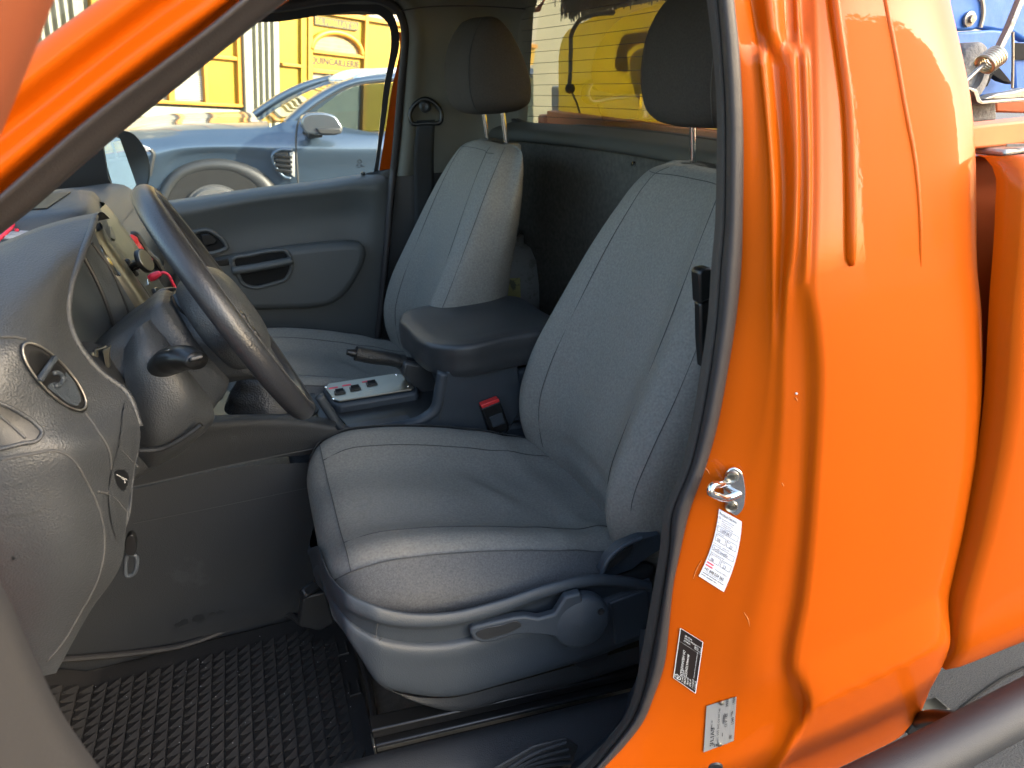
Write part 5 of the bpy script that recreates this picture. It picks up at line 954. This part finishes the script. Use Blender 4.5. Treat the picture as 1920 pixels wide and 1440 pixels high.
# blue machine in the bed
BL = root('blue_machine', 'blue painted site machine with chipped edges chained down in the load bed', 'machine', (1.2, -.5, .80))
def bq(pts, y, t, m='blue', name='plate', bev=.004, k=0): return obj(name, prism([PY(a, b, y) for a, b in (cat(pts, k, True) if k else pts)], (0, t, 0)), M[m], BL, bev=bev)
bq([(1770, 62), (1862, 55), (1900, 58), (1900, 190), (1860, 190), (1850, 182), (1770, 180)], -.50, .03, name='side_plate')
bq([(1750, -30), (1830, -30), (1842, 4), (1843, 30), (1838, 52), (1826, 57), (1760, 57)], -.53, .025, name='lug')
bq([(1836, -30), (1930, -40), (1930, 80), (1900, 62), (1836, 52)], -.50, .02, name='arm')
bq([(1900, 75), (1940, 75), (1940, 190), (1905, 190)], -.47, .02, name='rear_plate')
bq([(1902, 80), (1935, 82), (1935, 112), (1904, 112)], -.475, .01, 'void', 'opening', 0)
for p, r in (([(1830, -30), (1842, 4), (1843, 30), (1838, 52)], .003), ([(1899, 60), (1899, 120), (1898, 165)], .0022)): obj("edge_wear", tube([PY(x, y, -.533) for x, y in cat(p, 30)], r, 6), M["dullsteel"], BL)
bq([(1790, 84), (1815, 80), (1835, 84), (1850, 100), (1862, 112), (1890, 145), (1900, 158), (1880, 152), (1862, 140), (1852, 162), (1838, 166), (1800, 170), (1795, 120)], -.525, .015, 'void', 'cut_out', .001)
obj('roller', lathe([(.040, -.02), (.046, -.014), (.046, .014), (.040, .02), (.022, .022), (.020, .012), (0, .012)], PY(1806, 140, -.55), (0, -1, 0), 32, sx=.8), M['grey'], BL, ang=50)
obj('bolt', lathe([(.011, 0), (.011, .004), (.006, .005), (.006, .010), (0, .010)], PY(1815, 36, -.532), (0, -1, 0), 20), M['dullsteel'], BL, ang=50)
bq([(1770, 164), (1820, 164), (1832, 168), (1838, 185), (1842, 190), (1930, 184), (1930, 189), (1840, 196), (1832, 192), (1826, 174), (1818, 169), (1770, 169)], -.60, .12, 'dullsteel', 'tray', .001)
bq([(1845, 186), (1870, 176), (1900, 172), (1930, 164), (1930, 184)], -.58, .02, 'dullsteel', 'bracket', .002)
RDT = root('tie_rod', 'thin steel tie rod with a coil spring in front of the blue machine', 'tie rod', tuple(PY(1858, 113, -.66)))
obj('rod', join(tube([PY(1800, 162, -.66), PY(1846, 119, -.66)], .0032, 8), tube([PY(1868, 100, -.66), PY(1890, 55, -.66), PY(1912, 0, -.66), PY(1925, -40, -.66)], .0058, 8)), M['dullsteel'], RDT)
a0, a1 = PY(1846, 122, -.66), PY(1871, 103, -.66); axv = nrm(a1-a0); Fm = frame(axv)
obj('spring', tube([a0+axv*np.linalg.norm(a1-a0)*t+Fm@A(.0125*math.cos(t*6*2*math.pi), .0125*math.sin(t*6*2*math.pi), 0) for t in np.linspace(0, 1, 120)], .0028, 8), mat('zinc_spring', (.55, .50, .36), .35, metal=.9), RDT, ang=180)
tag(obj('wooden_block', prism([PY(x, y, -.55) for x, y in ((1780, 190), (1868, 188), (1870, 225), (1780, 236))], (0, .12, 0)), M['grey'], bev=.004), 'dusty grey block under the tray of the blue machine', 'block')
tag(obj('orange_box', join(prism([PY(x, y, -.30) for x, y in ((1868, 190), (1940, 185), (1940, 213), (1868, 211))], (0, .2, 0))), M['orange_matte'], bev=.004), 'plain orange box behind the grey block in the load bed', 'box')
tag(obj('orange_plank', prism([PY(x, y, -.84) for x, y in ((1770, 242), (1940, 224), (2050, 212), (2050, 256), (1940, 268), (1770, 286))], (0, .035, 0)), M['wood'], bev=.003), 'orange painted plank lying along the inside of the bed rail', 'plank')

# ================================================================== STREET
GRD = obj('ground', sheet([[A(-60, y, 0), A(0, y, 0), A(60, y, 0)] for y in (-60, 0, 60)], 4, 4), mat('asphalt', (.068, .067, .066), .9, bump=('noise', 220, .006), var=(350, .45), dirt=(3, .62, (.05, .048, .045), .6)), smooth=False)
GRD['kind'] = 'structure'
crk = tube([PZ(x, y, .001) for x, y in cat([(1790, 1340), (1815, 1318), (1850, 1292), (1880, 1272), (1925, 1250)], 60)], .004, 5)
cr = obj('road', crk, M['void'], ang=180); cr['kind'] = 'structure'; cr.name = 'road_crack'
# ---- parked pickup across the lane
RY = 4.30
M['car'] = mat('blue_grey_paint', (.045, .072, .108), .38, metal=.55, coat=1., coat_rough=.03, var=(4, .04))
M['carglass'] = glass('car_glass', (.35, .42, .45), 1.2)
M['carblack'] = mat('car_black_plastic', (.02, .021, .022), .5)
RC_ = root('parked_pickup', 'blue grey pickup parked alongside, seen through the passenger window', 'pickup truck', (1.5, 5.2, 0))
def rp2(px, py, d=0.): return PY(px, py, RY+d)
e0 = [(150, 300), (200, 270), (256, 254), (292, 251), (330, 246.5), (378, 243), (430, 242), (480, 241), (505, 239), (534, 228), (556, 226), (640, 238), (702, 248), (900, 240), (1300, 225)]
e1 = [(150, 320), (200, 292), (252, 266), (292, 264), (330, 261), (378, 259), (430, 258), (480, 257), (505, 256), (534, 252), (556, 250), (640, 252), (702, 253), (900, 245), (1300, 230)]
e2 = [(150, 345), (200, 320), (252, 285), (292, 280), (330, 276), (378, 274), (430, 274), (480, 274), (505, 274), (534, 274), (556, 274), (640, 276), (702, 276), (900, 268), (1300, 254)]
e3 = [(150, 400), (200, 390), (250, 350), (298, 330), (330, 300), (378, 290), (430, 290), (480, 300), (510, 310), (534, 315), (556, 318), (640, 316), (702, 314), (900, 300), (1300, 286)]
e4 = [(150, 470), (200, 455), (250, 420), (300, 390), (325, 372), (378, 352), (430, 352), (480, 372), (515, 385), (534, 395), (556, 400), (640, 395), (702, 390), (900, 375), (1300, 355)]
BDY = obj('body', sheet([[rp2(x, y, .10) for x, y in e0], [rp2(x, y, .02) for x, y in e1], [rp2(x, y, -.03) for x, y in e2], [rp2(x, y, .0) for x, y in e3], [rp2(x, y, .04) for x, y in e4]], 36, 110), M['car'], RC_, ang=180)
hn = [rp2(x, y, .10) for x, y in e0[:9]]; hf = [PY(x, y, 5.9) for x, y in ((140, 290), (190, 262), (237, 243.5), (270, 235), (306, 229.5), (350, 226.5), (400, 225), (447, 224), (470, 225))]
hm = [(a+b)/2+A(0, 0, .035) for a, b in zip(hn, hf)]
obj('bonnet', sheet([[p+A(0, -.012, -.008) for p in hn], hn, [(a*.75+b*.25)+A(0, 0, .03) for a, b in zip(hn, hf)], hm, hf, [p+A(0, .2, -.3) for p in hf]], 30, 60), M['car'], RC_, ang=180)
obj('bonnet_line', tube([(a*.93+b*.07)+A(0, 0, .011) for a, b in zip(hn, hf)], .006, 6, 50), M['carblack'], RC_)
# wheel arch flare, opening, wheel
fo = [(283, 400), (290, 380), (298, 360), (306, 343), (328, 318), (360, 303), (406, 297), (442, 302), (470, 311), (497, 327), (511, 342), (522, 365), (530, 392)]
fi = [(305, 400), (310, 385), (316, 370), (324, 355), (340, 336), (365, 324), (406, 318.5), (440, 323), (462, 334), (480, 347), (492, 362), (500, 378), (506, 395)]
obj('arch_flare', sheet([[rp2(x, y, .01) for x, y in fo], [rp2(x, y, -.025) for x, y in [(a*.8+c*.2, b*.8+d*.2) for (a, b), (c, d) in zip(fo, fi)]], [rp2(x, y, -.04) for x, y in [(a*.35+c*.65, b*.35+d*.65) for (a, b), (c, d) in zip(fo, fi)]], [rp2(x, y, -.03) for x, y in fi], [rp2(x, y, .10) for x, y in fi]], 16, 60), M['carblack'], RC_, ang=180)
obj('wheel_well', prism([rp2(x, y, -.035) for x, y in cat(fi, 40)], (0, .04, 0)), M['void'], RC_)
wcn = rp2(408, 408, -.10)
wr_ = rp2(408, 350, -.10)[2]-wcn[2]
obj('tyre', join(lathe([(wr_*.62, -.02), (wr_*.7, .0), (wr_*.93, -.006), (wr_, -.04), (wr_, -.2)], wcn, (0, -1, 0), 48, cap=False), *[box(wcn+A(wr_*1.0*math.cos(q), .10, wr_*1.0*math.sin(q)), (.035, .12, .02), np.array([[math.sin(q), 0, math.cos(q)], [0, 1, 0], [-math.cos(q), 0, math.sin(q)]])) for q in np.linspace(0, 2*math.pi, 44, endpoint=False)]), mat('tyre_rubber', (.06, .06, .06), .8), RC_, ang=50)
obj('rim', lathe([(0, .0), (wr_*.2, .0), (wr_*.55, -.03), (wr_*.64, .0)], wcn, (0, -1, 0), 30, cap=False), M['plate'], RC_)
# headlamp, side vent, door line
obj('headlamp', prism([rp2(x, y, -.035) for x, y in ((258, 268), (264, 270), (280, 277), (285, 284), (284, 300), (279, 328), (272, 320), (266, 298))], (0, .05, 0)), mat('lamp_glass', (.55, .60, .62), .1, metal=.6, coat=1), RC_, bev=.004)
obj('headlamp_edge', tube([rp2(x, y, -.04) for x, y in cat([(282, 280), (287, 286), (285, 305), (280, 329)], 24)], .014, 8), M['carblack'], RC_)
obj('wing_vent', prism([rp2(x, y, -.045) for x, y in ((515, 288), (524, 284), (540, 284), (543, 326), (538, 331), (519, 312))], (0, .03, 0)), M['carblack'], RC_, bev=.01)
obj('vent_frame', tube([rp2(x, y, -.045) for x, y in cat([(548, 281.5), (522, 282), (512, 290), (514, 308), (520, 318), (534, 332), (545, 335)], 50)], .014, 8), M['car'], RC_, ang=180)
obj('vent_slats', join(*[box(rp2(532, 293+9*i, -.06), (.12, .02, .02), frame((0, -1, 0), (.2, 0, 1))) for i in range(4)]), M['black'], RC_, bev=.004)
obj('vent_wing_edge', prism([rp2(x, y, -.048) for x, y in ((543, 286), (552, 284), (553, 333), (546, 328))], (0, .03, 0)), M['plate'], RC_, bev=.004)
obj('door_line', tube([rp2(x, y, -.028) for x, y in cat([(588, 200), (570, 215), (560, 228), (556, 246), (555, 275), (557, 310), (559, 345), (560, 380)], 50)], .007, 8), M['carblack'], RC_)
# cab: pillars, roof, glass
ap = [(534, 228), (552, 212), (570, 196), (590, 182), (606, 172.5), (635, 158), (662, 148.5), (700, 142), (800, 137), (1000, 130)]
ai = [(568, 228), (580, 217), (597, 205), (612, 193), (626, 183), (645, 170.5), (667, 161.5), (700, 157), (800, 152), (1000, 146)]
obj('cab_pillar', sheet([[rp2(x, y, .17+.0*y) for x, y in [(a-3, b-3) for a, b in ap]], [rp2(x, y, .12) for x, y in ap], [rp2(x, y, .10) for x, y in [((a+c)/2, (b+d)/2) for (a, b), (c, d) in zip(ap, ai)]], [rp2(x, y, .12) for x, y in ai]], 14, 80), M['car'], RC_, ang=180)
obj('pillar_line', tube([rp2(x, y, .095) for x, y in cat([(555, 240), (562, 226), (576, 210), (600, 192), (625, 177), (650, 165), (690, 155), (800, 148)], 60)], .006, 6), M['carblack'], RC_)
obj('door_window', prism([rp2(x, y, .15) for x, y in ai+[(1000, 240), (702, 250), (640, 250), (575, 232)]], (0, .01, 0)), M['carglass'], RC_)
obj('window_sill', tube([rp2(x, y, .09) for x, y in ((598, 240), (642, 252), (702, 251), (900, 243))], .018, 8, 20), M['carblack'], RC_)
obj('windscreen', sheet([[rp2(x, y, .18) for x, y in ((532, 229), (570, 196), (606, 172), (660, 148))], [PY(x, y, 5.0) for x, y in ((505, 231), (545, 200), (590, 170), (650, 147))], [PY(x, y, 5.9) for x, y in ((470, 226), (512, 196), (560, 170), (622, 147))]], 10, 20), M['carglass'], RC_, ang=180)
obj('roof', sheet([[rp2(x, y, .14) for x, y in ((650, 152), (662, 148), (720, 140), (1000, 130))], [PY(x, y, 5.0) for x, y in ((640, 150), (665, 142), (720, 136), (1000, 122))], [PY(x, y, 5.9) for x, y in ((615, 150), (650, 139), (720, 136), (1000, 122))]], 10, 30), M['car'], RC_, ang=180)
obj('roof_rail', join(tube([rp2(x, y, .16) for x, y in cat([(664, 152), (676, 144), (700, 138), (760, 134), (900, 128)], 40)], .030, 8), tube([PY(x, y, 5.8) for x, y in cat([(618, 152), (640, 141), (662, 136.5), (700, 135), (900, 126)], 40)], .030, 8)), mat('rail_alloy', (.62, .66, .68), .3, metal=.8), RC_, ang=180)
obj('far_pillar', tube([PY(x, y, 5.9) for x, y in cat([(462, 228), (500, 199), (540, 175), (580, 158), (622, 147)], 40)], .035, 8), M['car'], RC_, ang=180)
obj('sun_sensor', prism([PY(x, y, 5.0) for x, y in ((600, 171), (606, 167), (611, 170), (610, 180), (604, 183), (600, 178))], (0, .03, 0)), M['plate'], RC_, bev=.005)
mr = [(568, 218), (580, 212), (592, 211), (617, 213), (630, 219), (636, 228), (642, 238), (642, 248), (634, 252), (610, 254), (585, 252), (574, 250)]
WM = obj('wing_mirror', prism([rp2(x, y, -.30) for x, y in cat(mr, 50, True)], (0, .16, 0)), mat('mirror_chrome', (.10, .12, .14), .18, metal=.6, coat=1), RC_, bev=.05, seg=4)
obj('mirror_base', join(prism([rp2(x, y, -.315) for x, y in ((592, 240), (640, 240), (641, 250), (628, 253), (600, 252))], (0, .16, 0)), prism([rp2(x, y, .0) for x, y in ((567, 226), (578, 222), (580, 252), (568, 252))], (0, .06, 0)), box(rp2(588, 246, -.08), (.10, .22, .08))), M['carblack'], RC_, bev=.01)
obj('car_floor', prism([A(-.9, 4.45, .5), A(4.6, 4.45, .5), A(4.6, 6.1, .5), A(-.9, 6.1, .5)], (0, 0, .25)), M['void'], RC_)
# ---- yellow shop front
HH = RM@A(1280, -431, 1331); HH /= np.linalg.norm(HH); VV = RM@A(310, -2780, -1331); VV -= HH*VV.dot(HH); VV /= np.linalg.norm(VV)
NN = np.cross(HH, VV); _d = ray(580, 130); _d = _d/np.linalg.norm(_d); NN = -NN if NN.dot(_d) > 0 else NN
FP0 = CAM+_d*9.5
def fc(px, py, off=0.): return PP(px, py, FP0, NN, off)
def hv(px, py): q = fc(px, py)-FP0; return q.dot(HH), q.dot(VV)
def fw(h, v, off=0.): return FP0+HH*h+VV*v+NN*off
def fbox(h0, h1, v0, v1, o0, o1): return prism([fw(h0, v0, o0), fw(h1, v0, o0), fw(h1, v1, o0), fw(h0, v1, o0)], NN*(o1-o0))
M['yellow'] = mat('yellow_panel', (.31, .19, .0), .5, coat=.05, var=(2, .05))
M['amber'] = mat('amber_frame', (.36, .165, .010), .5, var=(5, .04))
M['white_clad'] = mat('white_cladding', (.24, .24, .19), .5, var=(2, .04))
M['siding'] = mat('cream_siding', (.18, .18, .125), .6, var=(3, .05))
M['blind'] = mat('window_blind', (.22, .215, .175), .6)
M['brickw'] = mat('tan_blocks', (.30, .21, .10), .7, var=(9, .25))
BG = root('yellow_shop', 'yellow shop front with amber frames and dark lettering across the street', 'shop', tuple(fw(0, -1.6)))
hA = {k: hv(x, 120)[0] for k, x in dict(wl=281, l1=310, l2=322, l3=379, l4=388, l5=443, l6=452, pw0=452.5, pw1=464, rib1=526, r1=528, r2=564, r3=575, r4=584, r5=680, r6=686, r7=728).items()}
v_ = lambda x, y: hv(x, y)[1]
zS0 = v_(420, 199)   # bottom of the left glazing
obj('wall', fbox(-8, 9, -1.75, 3.2, -.30, -.06), M['siding'], BG)
sd = []
for i in range(9):
    a = v_(380, 203)-.145*i; sd.append(prism([fw(-8, a, 0), fw(-8, a-.10, .035), fw(-8, a-.115, .02), fw(-8, a-.142, .0), fw(-8, a-.142, -.06), fw(-8, a, -.06)], HH*(8+hA['pw0'])))
obj('siding', join(*sd), M['siding'], BG)
# corrugated cladding between the two bays and to the far left
def ribs(h0, h1, v0, v1, p=.115, m='white_clad'):
    out = []
    n = int((h1-h0)/p)
    for i in range(n):
        a = h0+p*i; out.append(prism([fw(a, v0, 0), fw(a+p*.10, v0, .05), fw(a+p*.48, v0, .05), fw(a+p*.58, v0, 0), fw(a+p*.58, v0, -.02), fw(a, v0, -.02)], VV*(v1-v0)))
    out.append(fbox(h0, h1, v0, v1, -.05, -.02)); return join(*out)
pitch = (hA['rib1']-hA['pw1'])/5.6
obj('cladding', join(ribs(hA['pw1'], hA['rib1'], -1.7, 3.2, pitch)), M['white_clad'], BG, smooth=False)
obj('cladding', join(ribs(-7.5, hA['wl']-.55, -.35, 3.2, pitch)), M['white_clad'], BG, smooth=False)
obj('corner_post', fbox(hA['pw0'], hA['pw1'], -1.7, 3.2, -.05, .07), M['white_clad'], BG, bev=.006)
# left bay
vb, vt = v_(420, 199.5), 2.6
def win(name, h0, h1, v0, v1, m, o=-.02): return obj(name, fbox(h0, h1, v0, v1, -.06, o), m, BG)
h_ = hA
amber = []
for a, b in ((h_['wl']-.5, h_['wl']-.42), (h_['l1'], h_['l2']), (h_['l3'], h_['l4']), (h_['l5'], h_['l6'])): amber.append(fbox(a, b, vb, vt, -.06, .03))
tr0, tr1 = v_(420, 111.5), v_(420, 104)
amber += [fbox(h_['wl']-.5, h_['l6'], vb, v_(420, 193.5), -.06, .036), fbox(h_['l4'], h_['l5'], tr0, tr1, -.06, .026)]
obj('bay_frame', join(*amber), M['amber'], BG, bev=.006)
win('panel', h_['l4'], h_['l5'], v_(420, 193.5), tr0, M['yellow']); win('panel', h_['l4'], h_['l5'], tr1, vt, M['yellow'])
for a, b in ((h_['l2'], h_['l3']), (h_['wl']-.42, h_['l1'])):
    W_ = win('window', a, b, v_(420, 193.5), vt, M['blind'], -.03)
    obj('blind_slats', join(*[fbox(a, b, v_(350, 186)+.022*i, v_(350, 186)+.022*i+.015, -.03, -.02) for i in range(11)]), mat('grey_slats', (.30, .29, .25), .6), W_) if b == h_['l3'] else None
hx, vx = hv(343, 136)
obj('window_lettering', join(text('PERILLAT', fw(hx-.25, vx, -.024), HH, VV, .085, bold=.01), fbox(hx-.1, hx+.15, vx-.05, vx-.04, -.028, -.024)), M['ink'], BG)
obj('lock', lathe([(.016, 0), (.014, .008), (0, .008)], fc(314, 164, .032), NN, 16), M['ink'], BG)
# right bay
vB = -1.7
amb = [fbox(h_['r3'], h_['r4'], vB, 2.2, -.06, .035), fbox(h_['r5'], h_['r6'], vB, 2.2, -.06, .035), fbox(h_['r1'], h_['r2'], v_(545, 125), v_(545, 119), -.06, .02), fbox(h_['r2'], h_['r3'], vB, 2.2, -.06, .012)]
amb += [fbox(h_['r4'], h_['r5'], v_(630, 140), v_(630, 132), -.06, .03), fbox(h_['r4'], h_['r5'], v_(630, 104), v_(630, 97), -.06, .03), fbox(h_['r4'], 4, v_(690, 40), v_(690, 31), -.06, .03)]
obj('bay_frame', join(*amb[:3], *amb[4:]), M['amber'], BG, bev=.006)
obj('panel', join(amb[3]), M['yellow'], BG)
win('panel', h_['r1'], h_['r2'], v_(545, 119), 2.2, M['yellow'], -.03); win('panel', h_['r1'], h_['r2'], vB, v_(545, 125), M['yellow'], -.03)
win('panel', h_['r4'], h_['r5'], v_(630, 97), v_(630, 27), M['yellow']); win('panel', h_['r4'], h_['r5'], v_(630, 132), v_(630, 104), M['yellow']); win('panel', h_['r6'], 4, vB, v_(690, 40), M['yellow'])
win('window', h_['r4'], h_['r5'], vB, v_(630, 140), M['blind']); win('window', h_['r4'], 4, v_(690, 31), 2.4, M['blind'], -.03)
# arched window
ha0, ha1 = hv(583, 92)[0], hv(677, 100)[0]; vA = v_(630, 97.5); hc = (ha0+ha1)/2; ra = (ha1-ha0)/2; rv = v_(625, 60)-vA
arc = [(hc+ra*math.cos(q), vA+rv*math.sin(q)) for q in np.linspace(0, math.pi, 40)]
obj('arch_frame', tube([fw(a, b, .01) for a, b in arc], .035, 10), M['amber'], BG, ang=180)
AW = obj('arch_window', prism([fw(a, b, -.012) for a, b in arc], -NN*.02), M['brickw'], BG)
obj('block_joints', join(*[fbox(hc-ra*math.sqrt(max(.01, 1-(k/5)**2))+.01, hc+ra*math.sqrt(max(.01, 1-(k/5)**2))-.01, vA+rv*k/5-.004, vA+rv*k/5+.004, -.012, -.009) for k in range(1, 5)]), mat('mortar', (.42, .28, .14), .8), AW)
# lettering
h0, v0 = hv(583, 113)[0], hv(583, 113)[1]; h1 = hv(675, 126)[0]
tq = text('QUINCAILLERIE', (0, 0, 0), (1, 0, 0), (0, 1, 0), 1., bold=.012); w = max(p[0] for p in tq[0]); s = (h1-h0)/w
vq = hv(630, 123)[1]
obj('shop_lettering', text('QUINCAILLERIE', fw(h0, vq, -.015), HH, VV*(hv(600, 105)[1]-hv(600, 118)[1])/(.73*s), s, bold=.012), M['ink'], BG)
s0, s1 = hv(589, 40)[0], hv(671, 50)[0]; vs0, vs1 = hv(630, 52)[1], hv(630, 36)[1]
SG = obj('name_sign', fbox(s0, s1, vs0, vs1, -.02, .012), mat('sign_black', (.05, .045, .02), .5), BG)
tq = text('Ed. PERILLAT SA', (0, 0, 0), (1, 0, 0), (0, 1, 0), 1., bold=.02); w = max(p[0] for p in tq[0]); s = (s1-s0)*.96/w
obj('sign_lettering', text('Ed. PERILLAT SA', fw(s0+(s1-s0)*.02, vs0+(vs1-vs0)*.16, .0145), HH, VV*(vs1-vs0)*.70/(.73*s), s, bold=.02), M['yellow'], SG)
obj('yellow_stripe', fbox(-7.5, hA['wl']-.5, -.50, -.38, -.05, .04), M['yellow'], BG)
# ---- the building on the near side of the street: shades the truck and shows in its paint
OB = root('street_building', 'tall grey building behind the camera, mirrored in the orange paint', 'building', (17.6, -9.4, 0))
obj('wall', box((17.6, -9.4, 3.95), (16.4, .4, 7.9)), mat('render_wall', (.42, .40, .36), .85, var=(1.5, .08)), OB)
for i in range(5):
    for z in (1.6, 4.6):
        wd = obj('window', box((11+3*i, -9.18, z), (1.4, .06, 1.3)), mat('dark_panes', (.03, .035, .04), .08) if 'dark_panes' not in bpy.data.materials else bpy.data.materials['dark_panes'], OB)
        obj('sill', box((11+3*i, -9.16, z-.72), (1.6, .12, .08)), M['white'], wd)

# ================================================================== LIGHT, SKY, CAMERA
SUN = nrm((.80, -.50, .33))
W = bpy.data.worlds.new('World'); SC.world = W; W.use_nodes = True; nt = W.node_tree
sky = nt.nodes.new('ShaderNodeTexSky'); sky.sky_type = 'NISHITA'; sky.sun_disc = False
sky.sun_elevation = math.asin(SUN[2]); sky.sun_rotation = math.atan2(SUN[0], SUN[1]); sky.dust_density = 3.; sky.air_density = 1.; sky.ozone_density = .8
nt.links.new(sky.outputs[0], nt.nodes['Background'].inputs[0]); nt.nodes['Background'].inputs[1].default_value = .15
ld = bpy.data.lights.new('sun', 'SUN'); ld.energy = 2.0; ld.angle = R_(.5); ld.color = (1, .91, .76)
lo = bpy.data.objects.new('sun', ld); COL.objects.link(lo); lo.rotation_euler = Vector(tuple(SUN)).to_track_quat('Z', 'Y').to_euler()
cd = bpy.data.cameras.new('camera'); co = bpy.data.objects.new('camera', cd); COL.objects.link(co)
cd.sensor_width = 36; cd.lens = F_/1920*36; cd.clip_start = .02; cd.clip_end = 300
mw = np.eye(4); mw[:3, 0] = RM[:, 0]; mw[:3, 1] = -RM[:, 1]; mw[:3, 2] = -RM[:, 2]; mw[:3, 3] = CAM
co.matrix_world = Matrix(mw.tolist()); SC.camera = co
cd.dof.use_dof = True; cd.dof.focus_distance = 1.25; cd.dof.aperture_fstop = 9.
SC.view_settings.view_transform = 'Standard'; SC.view_settings.look = 'None'; SC.view_settings.exposure = 2.95; SC.view_settings.gamma = 1
SC.cycles.use_denoising = True; SC.cycles.max_bounces = 10; SC.cycles.transparent_max_bounces = 16; SC.cycles.diffuse_bounces = 5
